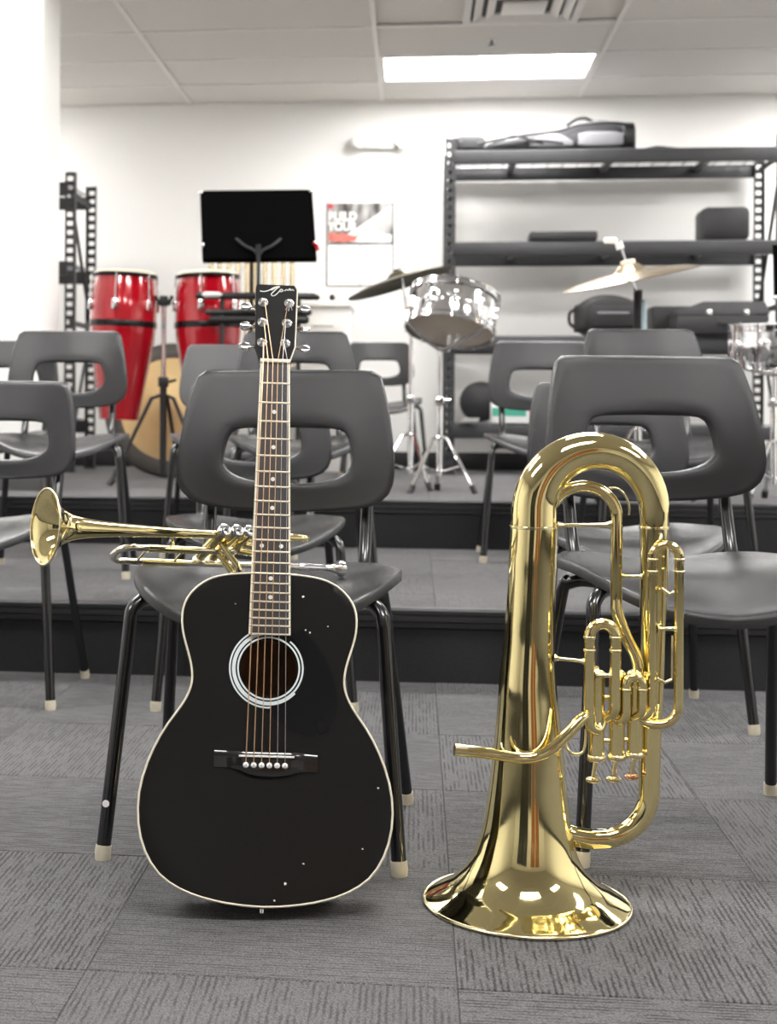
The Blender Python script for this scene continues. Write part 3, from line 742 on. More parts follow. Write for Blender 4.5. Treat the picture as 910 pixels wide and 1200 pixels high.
# small curled hook on the inner branch
MB().sweep(smooth_path([H(712, 572, -.006), H(722, 572, -.012), H(730, 580, -.014), H(735, 592, -.012), H(735.5, 603, -.01)], 4), 1.4*kk, 8).build('lyre_hook', M['brass2'], hr, 60)
# leadpipe in front of the bell
dpt = -(40*kk+.009)
pth = [H(529, 868, dpt-.004), H(556, 871, dpt-.002), H(585, 875.5, dpt), H(605, 878, dpt), H(622, 876, dpt), H(640, 866.5, dpt), H(658, 851, dpt+.006), H(672, 838, dpt+.014), H(679, 833, dpt+.020)]
LP = smooth_path(pth, 5)
lp = MB().sweep(LP, [(6.9-.6*min(1, i/10)+.6*max(0, i-20)/20)*kk for i in range(len(LP))], 20).build('leadpipe', M['brass'], hr, 60)
A, B = H(527.5, 867.8, dpt-.004), H(541, 869.5, dpt-.003)
MB().sweep([A, B], 7.0*kk, 20).build('mouthpiece_receiver', M['brass2'], lp, 50)
mb = MB(); mb.sweep([H(600, 878, dpt), H(600, 878, -.045)], 2*kk, 8); mb.sweep([H(586, 872, dpt), H(582, 866, dpt+.002), H(582, 862, dpt+.006)], 1.3*kk, 8)
mb.sweep([H(679, 833, dpt+.020), H(684, 832, -.034)], 4.4*kk, 12); mb.build('leadpipe_brace', M['brass2'], hr, 60)
MB().sweep(smooth_path([H(661, 866, -.02), H(663, 874, -.024), H(670, 879, -.028), H(679, 877, -.030), H(683, 866, -.028), H(684, 850, -.026)], 4), 1.8*kk, 10).build('finger_hook', M['brass2'], hr, 60)
hr.location.z = -hbase+.0005
hr.location.x += .0

# ------------------------------------------------------------------ trumpet lying on the chair seat
tv = Vector((math.cos(math.radians(30)), math.sin(math.radians(30)), -.079)).normalized()
be = math.radians(33); nv = (Vector((.5, -.866, 0))*math.cos(be)+Vector((0, 0, 1))*math.sin(be)); nv = (nv-tv*nv.dot(tv)).normalized()
lv = nv.cross(tv)      # lateral; make it point down towards the viewer
if lv.z > 0: lv = -lv
TB = P(53, 617, 2.31)
TM = Matrix((( tv.x, lv.x, nv.x, TB.x), (tv.y, lv.y, nv.y, TB.y), (tv.z, lv.z, nv.z, TB.z), (0, 0, 0, 1)))
tr = thing('trumpet', 'gold brass trumpet lying on its side on the front chair seat behind the guitar neck', 'trumpet')
tr.matrix_world = TM
bp = [(0, .0615), (.002, .0605), (.006, .053), (.012, .045), (.022, .0345), (.034, .0265), (.050, .0205), (.075, .0160), (.11, .0128), (.16, .0102), (.22, .0085), (.30, .0072), (.40, .0062), (.47, .006)]
TX = Matrix.Rotation(PI/2, 4, 'Y')
mb = MB(); sm = smooth_path([(r, 0, z) for z, r in bp], 4)
mb.lathe([(max(.001, q.x-.0012), q.z+.0003) for q in reversed(sm[:30])]+[(q.x, q.z) for q in sm], 48, TX)
tbell = mb.build('bell', M['brass'], tr, 60)
MB().sweep([(0, .0615*math.cos(a), .0615*math.sin(a)) for a in lerp_list(0, 2*PI*59/60, 60)], .0018, 8, closed=True).build('bell_rim', M['brass2'], tbell, 60)
r = .0058; SP = -.088
pth = [(.46, 0, 0), (.48, 0, 0)]+[(.483+.026*math.sin(a), math.sin(be)*(-.026+.026*math.cos(a)), math.cos(be)*(-.026+.026*math.cos(a))) for a in lerp_list(.2, PI-.2, 8)]+[(.48, -.052*math.sin(be), -.052*math.cos(be)), (.40, -.02, -.045)]
MB().sweep(smooth_path(pth, 3), .0058, 14).build('rear_bow', M['brass'], tr, 60)
LY = .010
pth = [(.56, LY, SP), (.40, LY, SP), (.25, LY, SP), (.18, LY, SP)]+[(.171-.024*math.sin(a), LY, SP+.024-.024*math.cos(a)) for a in lerp_list(.1, PI-.1, 9)]+[(.18, LY, SP+.048), (.25, LY, SP+.048), (.35, LY, SP+.048), (.366, LY-.004, SP+.048), (.373, .004, SP+.048)]
LPt = smooth_path(pth, 3)
MB().sweep(LPt, .0058, 14).build('leadpipe', M['silverbrass'], tr, 60)
MB().sweep([(.21, LY, SP), (.29, LY, SP)], .0068, 14).build('slide_sleeve', M['brass'], tr, 50)
MB().sweep([(.20, LY, SP+.048), (.30, LY, SP+.048)], .0068, 14).build('slide_sleeve', M['brass'], tr, 50)
MB().lathe([(.0056, 0), (.0062, .004), (.0062, .02), (.0048, .045), (.0056, .062), (.009, .070), (.0130, .076), (.0134, .084), (.012, .085), (.009, .080), (.003, .073)], 24, Matrix.Translation((.528, LY, SP)) @ TX @ Matrix.Scale(1.15, 4)).build('mouthpiece', M['chrome'], tr, 50)
for i, tx in enumerate((.322, .347, .372)):
    v = MB().sweep([(tx, 0, .016), (tx, 0, -.078)], .0098, 20).build('valve_casing', M['brass'], tr, 50)
    MB().lathe([(0, -.006), (.0112, -.006), (.0116, 0), (.0108, .004), (.007, .006), (.0045, .0055), (.003, .009), (0, .0092)], 20, Matrix.Translation((tx, 0, .016))).build('bottom_cap', M['chrome'], v, 50)
    MB().sweep([(tx, 0, -.078), (tx, 0, -.092)], .003, 8).build('piston_stem', M['chrome'], v, 50)
    MB().lathe([(0, -.003), (.008, -.003), (.0088, 0), (.006, .003), (0, .003)], 16, Matrix.Translation((tx, 0, -.094))).build('finger_button', M['pearl'], v, 50)
pth = [(.332, 0, -.022), (.342, .02, -.022), (.356, .048, -.022)]+[(.356+.004*math.sin(a), .048+.011*math.sin(a), -.033+.011*math.cos(a)) for a in lerp_list(.3, PI-.3, 6)]+[(.356, .048, -.044), (.342, .02, -.044), (.332, 0, -.044)]
MB().sweep(smooth_path(pth, 3), .0058, 12).build('first_valve_slide', M['brass'], tr, 60)
pth = [(.38, .006, -.02), (.43, .012, -.02)]+[(.44+.012*math.sin(a), .012, -.032+.012*math.cos(a)) for a in lerp_list(.3, PI-.3, 6)]+[(.43, .012, -.044), (.38, .006, -.044)]
MB().sweep(smooth_path(pth, 3), .0056, 12).build('third_valve_slide', M['brass'], tr, 60)
mb = MB()
for x in (.20, .27): mb.sweep([(x, LY, SP), (x, LY, SP+.048)], .0022, 8)
mb.sweep(smooth_path([(.235, 0, -.010), (.236, .002, -.018), (.242, .002, -.026), (.25, 0, -.039)], 3), .0026, 8); mb.sweep([(.44, .002, 0), (.44, 0, SP)], .002, 8)
mb.build('brace', M['brass2'], tr, 60)
MB().sweep(smooth_path([(.175, .005, SP+.046), (.168, .010, SP+.054), (.172, .012, SP+.060)], 3), .003, 8).build('water_key', M['brass2'], tr, 60)

# ------------------------------------------------------------------ music stand
mp = P(303, 260, 6.35); bx = mp.x
t = thing('music_stand', 'tall black music stand with solid desk raised above the chairs by the congas', 'music stand', (bx, 6.35, T2), math.radians(-1))
dk = [P(233, 220, 6.35), P(366, 219, 6.35), P(371, 302, 6.35), P(237, 303, 6.35)]
loc = Vector((bx, 6.35, T2))
q = [p-loc for p in dk]; dep = [.08, .08, -.02, -.02]
mb = MB(); A = [(p.x, d, p.z) for p, d in zip(q, dep)]; B = [(p.x, d+.003, p.z-.001) for p, d in zip(q, dep)]
mb.loft([A, B]); desk = mb.build('desk', M['standdesk'], t, 0)
mb = MB(); mb.loft([[(q[3].x, -.02, q[3].z), (q[2].x, -.02, q[2].z), (q[2].x, -.024, q[2].z-.002), (q[3].x, -.024, q[3].z-.002)], [(q[3].x, .045, q[3].z-.012), (q[2].x, .045, q[2].z-.012), (q[2].x, .045, q[2].z-.016), (q[3].x, .045, q[3].z-.016)]], caps=True); mb.build('ledge', M['standdesk'], t, 0)
zc = q[3].z
yb = lambda z: -.02+(z-q[3].z)/(q[0].z-q[3].z)*.1
mb = MB()
for s in (-1, 1):
    mb.sweep(smooth_path([(0, yb(zc)-.012, zc+.01), (s*.02, yb(zc+.03)-.012, zc+.035), (s*.06, yb(zc+.05)-.010, zc+.055), (s*.10, yb(zc+.09)-.006, zc+.09)], 4), [.008]*13, 8)
mb.sweep([(0, -.03, zc+.02), (0, -.035, zc+.06)], .012, 10)
mb.build('desk_bracket', M['black'], t, 50)
MB().sweep([(0, -.03, zc+.02), (0, -.03, .62)], .009, 12).build('upper_pole', M['black'], t)
MB().sweep([(0, -.03, .68), (0, -.03, .06)], .013, 12).build('lower_pole', M['black'], t)
MB().sweep([(0, -.03, .64), (0, -.03, .70)], .019, 12).build('clamp_collar', M['black'], t)
for k in range(3):
    a = PI/2+k*2*PI/3
    MB().sweep(smooth_path([(0, -.03, .16), (.12*math.cos(a), -.03+.12*math.sin(a), .10), (.25*math.cos(a), -.03+.25*math.sin(a), .012)], 4), .010, 8).build('leg', M['black'], t)
mb = MB()
for p in (q[0], q[1]): mb.box((p.x*.985, .075, p.z-.008), (.02, .010, .014), bev=.003)
for p in (q[3], q[2]): mb.box((p.x*.985, -.008, p.z+.06), (.010, .012, .02), bev=.003)
mb.build('corner_clip', M['chrome'], t)
tag(MB().sweep(smooth_path([P(367, 284, 6.33), P(371, 288, 6.33), P(372.5, 294, 6.33)], 3), .009, 8).build('red_clip', M['red']), 'small red clip on the right edge of the music stand desk', 'clip')

# ------------------------------------------------------------------ congas
def conga(label, cx, topy, Z, tilt, sc=1.0):
    top = P(cx, topy, Z); Hh = .72; z0 = top.z-Hh
    t = thing('conga_drum', label, 'conga', (top.x, Z, top.z), group='pair of red congas'); t.rotation_euler = (0, tilt, 0)
    pr = [(.128, -Hh), (.125, -Hh+.01), (.112, -.62), (.105, -.66)]
    prof = [(.095, -.72), (.104, -.66), (.128, -.52), (.150, -.38), (.160, -.30), (.163, -.24), (.160, -.16), (.152, -.08), (.143, -.015)]
    sm = smooth_path([(r, 0, z) for r, z in prof], 4)
    mb = MB().lathe([(p.x*sc, p.z) for p in sm], 40, capa=True); mb.build('shell', M['red'], t, 60)
    MB().lathe([(.1655*sc, -.27), (.1665*sc, -.265), (.1665*sc, -.245), (.165*sc, -.24)], 40).build('shell_band', M['hoop'], t, 50)
    MB().sweep([(.152*sc*math.cos(a), .152*sc*math.sin(a), -.018) for a in lerp_list(0, 2*PI*39/40, 40)], .0095, 8, closed=True).build('rim', M['hoop'], t, 60)
    MB().lathe([(.150*sc, -.02), (.148*sc, -.003), (.135*sc, .004), (0, .005)], 40).build('drum_head', M['hide'], t, 60)
    for k in range(6):
        a = 2*PI*(k+.35)/6; c, s = math.cos(a), math.sin(a)
        lg = MB().sweep([(.163*sc*c, .163*sc*s, -.02), (.172*sc*c, .172*sc*s, -.16)], .0045, 8); lg.box((0, 0, 0), (.02, .03, .05), Matrix.Translation((.168*sc*c, .168*sc*s, -.165)) @ Matrix.Rotation(a, 4, 'Z'), bev=.004)
        lg.build('tuning_lug', M['chrome'], t)
    return t
conga('bright red conga drum on the left of the pair, beside the black shelf', 146.5, 319, 7.0, math.radians(2.0))
conga('bright red conga drum on the right of the pair, behind the music stand', 243, 320, 7.0, math.radians(-1.0))
cpos = P(192, 400, 7.0)
t = thing('conga_stand', 'chrome and black double stand between the two red congas', 'drum stand', (cpos.x, 6.98, T2))
zc = P(192, 352, 7).z-T2
MB().sweep([(0, 0, zc), (0, 0, .40)], .011, 12).build('upper_tube', M['chrome'], t)
MB().sweep([(0, 0, .5), (0, 0, .05)], .017, 12).build('lower_tube', M['black'], t)
mb = MB(); mb.sweep([(-.035, .0, zc-.01), (.035, .0, zc-.01)], .014, 10); mb.sweep([(-.042, 0, zc+.02), (-.02, 0, zc-.02), (.02, 0, zc-.02), (.042, 0, zc+.02)], .009, 8); mb.box((0, 0, zc-.005), (.04, .04, .05), bev=.006); mb.build('bracket', M['black'], t)
mb = MB(); mb.box((0, 0, .50), (.05, .045, .05), bev=.006); mb.sweep([(.02, 0, .50), (.06, -.02, .51)], .007, 8); mb.build('height_clamp', M['black'], t)
for a in (-2.75, -.55, 1.3):
    c, s = math.cos(a), math.sin(a)
    l = MB().sweep([(0, 0, .44), (.06*c, .06*s, .42), (.26*c, .26*s, .02)], .010, 8).build('leg', M['black'], t)
    MB().sweep([(.25*c, .25*s, .03), (.275*c, .275*s, .0)], .016, 8).build('foot_cap', M['base'], l)
# gong leaning at the back
gc = P(203, 453, 7.75)
t = thing('gong', 'large round bronze gong with dark rim leaning behind the two congas', 'gong', (gc.x, 7.75, gc.z), rot=(math.radians(-12), 0, 0))
TY = Matrix.Rotation(PI/2, 4, 'X')
MB().lathe([(0, .030), (.05, .028), (.10, .014), (.20, .010), (.285, .006), (.285, -.004), (0, -.004)], 56, TY).build('playing_face', M['gong'], t, 50)
MB().lathe([(.284, .004), (.30, .008), (.36, .004), (.372, -.01), (.372, -.045), (.366, -.045), (.36, -.012), (.284, -.008)], 56, TY).build('rim', M['gongrim'], t, 50)
t.location.z = T2+.368
# tubular chimes behind the music stand
cx0 = P(243, 330, 8.25); cx1 = P(346, 330, 8.25)
t = thing('tubular_chimes', 'row of brass chime tubes hanging below and behind the music stand desk', 'chimes', ((cx0.x+cx1.x)/2, 8.25, T2))
wd = cx1.x-cx0.x
for k in range(10):
    x = -wd/2+.02+(wd-.04)*k/9
    MB().sweep([(x, 0, 1.42), (x, 0, .35+.03*k)], .0155, 12).build('chime_tube', M['tube'], t)
mb = MB(); mb.sweep([(-wd/2, .0, 1.44), (wd/2, .0, 1.44)], .014, 10); mb.sweep([(-wd/2+.02, .04, .08), (wd/2-.02, .04, .08)], .014, 10); mb.sweep([(0, .05, .03), (0, .05, 1.44)], .012, 10); mb.build('frame', M['black'], t)
mb = MB()
for s in (-1, 1): mb.box((s*(wd/2-.03), .03, .02), (.04, .45, .04), bev=.006)
mb.build('base_rail', M['black'], t)
# padded black accessory rack with mallets
t = thing('percussion_rack', 'low black rack of two padded bars behind the guitar headstock', 'percussion rack', (P(300, 345, 6.75).x, 6.75, T2))
lx = lambda px, Z=6.75: P(px, 350, Z).x-P(300, 345, 6.75).x
za, zb_ = P(300, 347, 6.75).z-T2, P(300, 369, 6.75).z-T2
for z, x0, x1, r in ((za, 229, 371, .017), (zb_+.012, 240, 365, .014), (zb_-.022, 245, 362, .02)):
    b_ = MB().sweep([(lx(x0), 0, z), (lx(x0+3), 0, z), (lx(x1-3), 0, z), (lx(x1), 0, z)], [r*.5, r, r, r*.5], 12).build('padded_bar', M['black'], t)
for px, z in ((248, za+.004), (290, zb_+.028), (345, zb_+.028)):
    MB().sweep([(lx(px-11), -.015, z), (lx(px-7), -.018, z), (lx(px+8), -.018, z), (lx(px+12), -.015, z)], [.005, .014, .013, .005], 10).build('metal_end', M['silverbrass' if px > 250 else 'white'], t, 60)
mb = MB()
for x in (-.16, .2): mb.sweep([(x, 0, za), (x, .0, .02)], .011, 10); mb.box((x, 0, .012), (.03, .42, .024), bev=.005)
mb.build('upright', M['black'], t)
# white cabinet under the calendar
c0, c1 = P(352, 352, 8.48), P(418, 352, 8.48)
wc = c1.x-c0.x; hcab = c0.z-T2
t = thing('white_cabinet', 'low white cabinet against the back wall beneath the calendar', 'cabinet', ((c0.x+c1.x)/2, 8.78, T2), RZ)
MB().box((0, 0, (hcab-.04)/2+.001), (wc-.02, .50, hcab-.042), bev=.004).build('body', M['white'], t)
MB().box((0, -.01, hcab-.02), (wc, .54, .035), bev=.006).build('top', M['white'], t)
for k in range(2):
    z = hcab-.15-.22*k
    d_ = MB().box((0, -.258, z), (wc-.06, .016, .19), bev=.004).build('drawer', M['white'], t)
    MB().sweep([(-.06, -.266, z), (-.06, -.285, z), (.06, -.285, z), (.06, -.266, z)], .004, 8).build('handle', M['chrome'], d_)
MB().box((0, -.258, .30), (wc-.06, .016, hcab-.86), bev=.004).build('door', M['white'], t)

for k, px in enumerate((371, 389)):
    h = P(px, 346, 8.52)
    m_ = thing('mallet', ('black-headed mallet lying on the white cabinet top, nearer the music stand', 'black-headed mallet lying on the white cabinet top, nearer the cymbal')[k], 'mallet', (h.x, 8.52, c0.z+.022), group='mallets on the white cabinet')
    MB().lathe([(0, -.020), (.014, -.015), (.020, 0), (.014, .015), (0, .020)], 16).build('head', M['black'], m_, 60)
    MB().sweep([(.01, 0, 0), (.07, .20, -.010)], .0055, 8).build('handle', M['mallet'], m_)
# ------------------------------------------------------------------ drum kit
def drum(name, label, loc, rot, rad, hgt, nl=8, group=None, bottom='drumhead'):
    t = thing(name, label, 'snare drum', loc, rot=rot, group=group)
    MB().lathe([(rad*.97, -hgt/2), (rad*.975, -hgt/2+.01), (rad*.975, -.006), (rad*.985, 0), (rad*.975, .006), (rad*.975, hgt/2-.01), (rad*.97, hgt/2)], 40).build('shell', M['chrome'], t, 50)
    for z, nm in ((hgt/2, 'top_hoop'), (-hgt/2, 'bottom_hoop')):
        s = 1 if z > 0 else -1
        MB().lathe([(rad*.985, z-.012*s), (rad*1.03, z-.012*s), (rad*1.03, z-.008*s), (rad*1.0, z-.006*s), (rad*1.0, z+.010*s), (rad*1.03, z+.012*s), (rad*1.03, z+.016*s), (rad*.985, z+.016*s)], 40).build(nm, M['chrome'], t, 50)
    MB().lathe([(rad*.985, hgt/2), (rad*.97, hgt/2+.003), (0, hgt/2+.003)], 40).build('top_head', M['drumwhite'], t, 50)
    MB().lathe([(rad*.985, -hgt/2), (rad*.97, -hgt/2-.003), (0, -hgt/2-.003)], 40).build('bottom_head', M[bottom], t, 50)
    for k in range(nl):
        a = 2*PI*(k+.3)/nl; c, s = math.cos(a), math.sin(a)
        mb = MB().box((0, 0, 0), (.018, .022, .055), Matrix.Translation((rad*1.0*c, rad*1.0*s, 0)) @ Matrix.Rotation(a, 4, 'Z'), bev=.005)
        mb.sweep([(rad*1.035*c, rad*1.035*s, hgt/2+.02), (rad*1.03*c, rad*1.03*s, -hgt/2-.02)], .004, 8)
        mb.build('lug', M['chrome'], t)
    mb = MB().box((rad*.98*math.cos(-2.2), rad*.98*math.sin(-2.2), 0), (.03, .03, .06), bev=.006)
    mb.build('strainer', M['chrome'], t)
    return t
sc0 = P(530, 367, 6.4)
drum('snare_drum', 'chrome snare drum tilted on its stand beside the dark cymbal', (sc0.x, 6.4, sc0.z), (math.radians(-17), math.radians(11), 0), .197, .155, 10, 'chrome snare drums')
sc1 = P(912, 405, 5.9)
drum('snare_drum', 'chrome snare drum cut off by the right edge of the photo', (sc1.x, 5.9, sc1.z), (math.radians(4), math.radians(-2), 0), .190, .150, 10, 'chrome snare drums')
def tripod(t, x, y, htop, spread, zj, angs, m='chrome', zb=0.07):
    MB().sweep([(x, y, htop), (x, y, zj+.10)], .010, 12).build('upper_tube', M[m], t)
    MB().sweep([(x, y, zj+.16), (x, y, zb)], .0145, 12).build('lower_tube', M[m], t)
    mb = MB(); mb.box((x, y, zj+.16), (.04, .035, .04), bev=.006); mb.sweep([(x, y, zj+.16), (x+.05, y-.01, zj+.165)], .006, 8); mb.build('wing_clamp', M[m], t)
    for a in angs:
        c, s = math.cos(a), math.sin(a)
        l = MB().sweep([(x+.01*c, y+.01*s, zj), (x+.04*c, y+.04*s, zj-.01), (x+spread*c, y+spread*s, .02)], .0085, 8).build('leg', M[m], t)
        MB().sweep([(x+.0*c, y+.0*s, zb+.02), (x+spread*.55*c, y+spread*.55*s, zj*.47)], .0055, 6).build('strut', M[m], l)
        MB().sweep([(x+spread*.95*c, y+spread*.95*s, .035), (x+spread*1.06*c, y+spread*1.06*s, .0)], .014, 8).build('rubber_foot', M['base'], l)
sb = P(515, 470, 6.45)
t = thing('snare_stand', 'chrome tripod stand holding the tilted snare drum', 'drum stand', (sb.x, 6.45, T2))
zt = P(515, 408, 6.45).z-T2
tripod(t, 0, 0, zt, .17, .25, (-2.5, -.6, 1.5))
mb = MB()
cx_, cz_ = sc0.x-sb.x, sc0.z-T2
RM = Euler((math.radians(-17), math.radians(11), 0)).to_matrix()
cD = Vector((cx_, -.05, cz_))
for a in (-2.9, -.9, 1.4):
    e1 = cD+RM @ Vector((.205*math.cos(a), .205*math.sin(a), -.10)); e2 = cD+RM @ Vector((.215*math.cos(a), .215*math.sin(a), -.055))
    mb.sweep([(0, 0, zt-.01), (e1*.35+Vector((0, 0, zt-.01))*.65-Vector((0, 0, .01))), e1, e2], [.008, .008, .007, .009], 8)
mb.build('basket_arm', M['chrome'], t)
def cymbal(label, loc, rot, rad, m, bell_h=.022):
    t = thing('cymbal', label, 'cymbal', loc, rot=rot)
    pr = [(rad, 0), (rad*.8, .010*rad/.2), (rad*.5, .019*rad/.2), (rad*.24, .024*rad/.2), (rad*.21, .030*rad/.2), (rad*.14, .042*rad/.2), (.008, .047*rad/.2)]
    MB().lathe(pr+[(r, z-.0018) for r, z in reversed(pr)], 64).build('plate', M[m], t, 25)
    return t, .047*rad/.2
c1 = P(469, 332, 6.72)
t, hb = cymbal('dark bronze cymbal tilted up over the snare drum', (c1.x, 6.72, c1.z), (math.radians(-3), math.radians(-17), 0), .256, 'cymdark')
MB().lathe([(0, hb+.01), (.012, hb+.008), (.014, hb-.004), (.014, hb-.012)], 16).build('felt', M['base'], t)
s1 = P(481, 480, 6.74)
t = thing('cymbal_stand', 'chrome cymbal stand left of the snare drum stand', 'cymbal stand', (s1.x, 6.74, T2))
tripod(t, 0, 0, P(481, 392, 6.74).z-T2, .19, .26, (-2.9, -1.2, 1.0))
e = c1-Vector((s1.x, 6.74, T2))
MB().sweep([(0, 0, P(481, 392, 6.74).z-T2-.01), (e.x+.012, -.02, e.z-.01), (e.x-.004, -.02, e.z+hb+.02)], .006, 8).build('tilter_rod', M['chrome'], t)
c2 = P(739, 327, 5.98)
t, hb = cymbal('bright bronze cymbal on a stand in front of the right shelves', (c2.x, 5.98, c2.z), (math.radians(4), math.radians(-12), 0), .287, 'cymbal')
MB().lathe([(0, hb+.014), (.028, hb+.013), (.032, hb+.004), (.028, hb-.006), (0, hb-.006)], 20).build('felt', M['hide'], t, 50)
s2 = P(748, 400, 6.0)
t = thing('cymbal_stand', 'cymbal stand with white wing nut holding the bright cymbal', 'cymbal stand', (s2.x, 6.0, T2))
tripod(t, 0, 0, P(748, 345, 6.0).z-T2, .22, .30, (-2.6, -.5, 1.5))
e = c2-Vector((s2.x, 6.0, T2))
up = Vector((-.35, -.1, 1)).normalized()
MB().sweep([(0, 0, P(748, 350, 6).z-T2), (e.x+.004, -.02, e.z-.01), tuple(e+up*.14)], .007, 8).build('tilter_rod', M['chrome'], t)
mb = MB(); w_ = e+up*.145; mb.sweep([tuple(w_-Vector((.0, 0, .012))), tuple(w_+Vector((-.01, 0, .016)))], .016, 10); mb.box(tuple(w_+Vector((-.042, 0, .022))), (.055, .022, .024), bev=.006); mb.build('wing_nut', M['white'], t)
MB().sweep([(-.004, 0, P(748, 340, 6).z-T2), (-.004, 0, P(748, 388, 6).z-T2)], .019, 12).build('upper_sleeve', M['black'], t)
MB().sweep([(.017, -.012, P(748, 352, 6).z-T2), (.017, -.012, P(748, 388, 6).z-T2)], .013, 12).build('blue_sleeve', M['screenblue'], t)
# stand under the right snare and the dark boom above it
t = thing('snare_stand', 'chrome stand under the snare drum at the right edge', 'drum stand', (sc1.x, 5.95, T2))
tripod(t, 0, 0, sc1.z-T2-.10, .2, .25, (-2.4, -.7, 1.4))
mb = MB()
for a in (-2.6, -.5, 1.5): mb.sweep([(0, 0, sc1.z-T2-.12), (.10*math.cos(a), -.05+.10*math.sin(a), sc1.z-T2-.115), (.205*math.cos(a), -.05+.205*math.sin(a), sc1.z-T2-.098), (.212*math.cos(a), -.05+.212*math.sin(a), sc1.z-T2-.05)], .007, 8)
mb.build('basket_arm', M['chrome'], t)
# second music stand, its desk edge just inside the right side of the frame
w = [P(903.5, 351, 6.5), P(910.5, 285, 6.5), P(1035, 285, 6.5), P(1028, 351, 6.5)]
t = thing('music_stand', 'black music stand whose slanted desk edge shows at the right edge of the photo', 'music stand', ((w[0].x+w[3].x)/2, 6.5, T2))
b0 = Vector(t.location)
mb = MB(); A = [tuple(p-b0+Vector((0, d, 0))) for p, d in zip(w, (-.03, .06, .06, -.03))]; mb.loft([A, [(x, y+.003, z) for x, y, z in A]]); mb.build('desk', M['standdesk'], t, 0)
p_ = w[0]-b0
MB().box((p_.x+.002, -.04, p_.z+.006), (.022, .02, .018), bev=.004).build('corner_clip', M['chrome'], t)
MB().sweep([(0, -.02, p_.z+.04), (0, -.02, .05)], .012, 10).build('pole', M['black'], t)
for k in range(3):
    a = PI/2+k*2*PI/3; MB().sweep([(0, -.02, .15), (.25*math.cos(a), -.02+.25*math.sin(a), .012)], .010, 8).build('leg', M['black'], t)

# ------------------------------------------------------------------ steel shelving
def post_mb(h, w=.060, dep=.035, step=.052):
    mb = MB(); e = .013
    mb.box((-w/2+e/2, 0, h/2), (e, .003, h)); mb.box((w/2-e/2, 0, h/2), (e, .003, h))
    k = 0
    while k*step < h-.02:
        mb.box((0, 0, k*step+.013), (w-2*e+.001, .003, .026)); k += 1
    mb.box((-w/2+.0015, dep/2, h/2), (.003, dep, h)); mb.box((w/2-.0015, dep/2, h/2), (.003, dep, h))
    return mb
def shelving(name, label, u0, u1, dF, dR, height, levels, braces=True):
    t = thing(name, label, 'shelving', R(u0, dF, T2), RZ); L = u1-u0; D = dR-dF
    for x in (0, L):
        for y, f in ((0, 1), (D, -1)):
            mb = post_mb(height); o = mb.build('post', M['shelf'], t, 0); o.location = (x, y, 0)
            if f < 0: o.rotation_euler = (0, 0, PI)
            o2 = MB().box((0, 0, .004), (.07, .07, .008)).build('foot_plate', M['shelfdark'], o, 0)
        mb = MB()
        for z in (.12, height*.5, height-.12): mb.box((x, D/2, z), (.012, D-.04, .03))
        for za_, zb2 in ((.14, height*.48), (height-.14, height*.52)): mb.sweep([(x, .03, za_), (x, D-.03, zb2)], .010, 6)
        mb.build('end_brace', M['shelfdark'], t)
    for z in levels:
        for y in (-.006, D+.006):
            sgn = -1 if y < 0 else 1
            mb = MB(); mb.box((L/2, y, z-.04), (L-.03, .028, .078), bev=.004); mb.build('beam', M['shelf'], t)
        for x in (L*.2, L*.5, L*.8): MB().box((x, D/2, z-.03), (.035, D-.03, .03)).build('cross_support', M['shelf'], t, 0)
        mb = MB()
        for q in range(9): mb.box((L/2, .03+(D-.06)*q/8, z+.006), (L-.04, .006, .006))
        for q in range(int(L/.09)): mb.box((.06+q*.09, D/2, z-.0005), (.006, D-.02, .006))
        mb.build('wire_deck', M['bagpale'], t, 0)['kind'] = 'stuff'
    return t
uF0 = UD(P(524.5, 300, 8.36))[0]; 
LV = [1.876, 1.345, .80, .29]
shelving('storage_shelving', 'long black steel shelving with four levels along the right back wall', .195, 2.06, 8.40, 8.98, 1.955, LV)
shelving('storage_shelving', 'black perforated steel shelving beside the white column on the left', -3.2, -1.995, 8.14, 8.70, 1.74, [1.68, 1.22, .76, .30])
def on(px, py, d, lev):
    "point on a shelf level seen at pixel column px, at room depth d"
    a = (px-PX)/F; Z = d/(cp+a*sp_); return Vector((a*Z, Z, T2+lev+.011))
def pw(px0, px1, d):
    A, B = on(px0, 0, d, 0), on(px1, 0, d, 0); return (B-A).length, (A+B)/2
def softbox(mb, L, D, Hh, hl=None, n=20, e=4, seg=14):
    loops = []
    for i in range(seg+1):
        t_ = i/seg; x = -L/2+L*t_; k = (1-abs(2*t_-1)**6)**.5 if 0 < t_ < 1 else .35
        h_ = Hh*(hl(t_) if hl else 1); lp_ = []
        for q in range(n):
            a = 2*PI*q/n; ca, sa = math.cos(a), math.sin(a)
            lp_.append((x, D/2*max(.35, k)*abs(ca)**(2/e)*(1 if ca > 0 else -1), h_/2+h_/2*(abs(sa)**(2/e))*(1 if sa > 0 else -1)*max(.8, k)))
        loops.append(lp_)
    mb.loft(loops); return mb
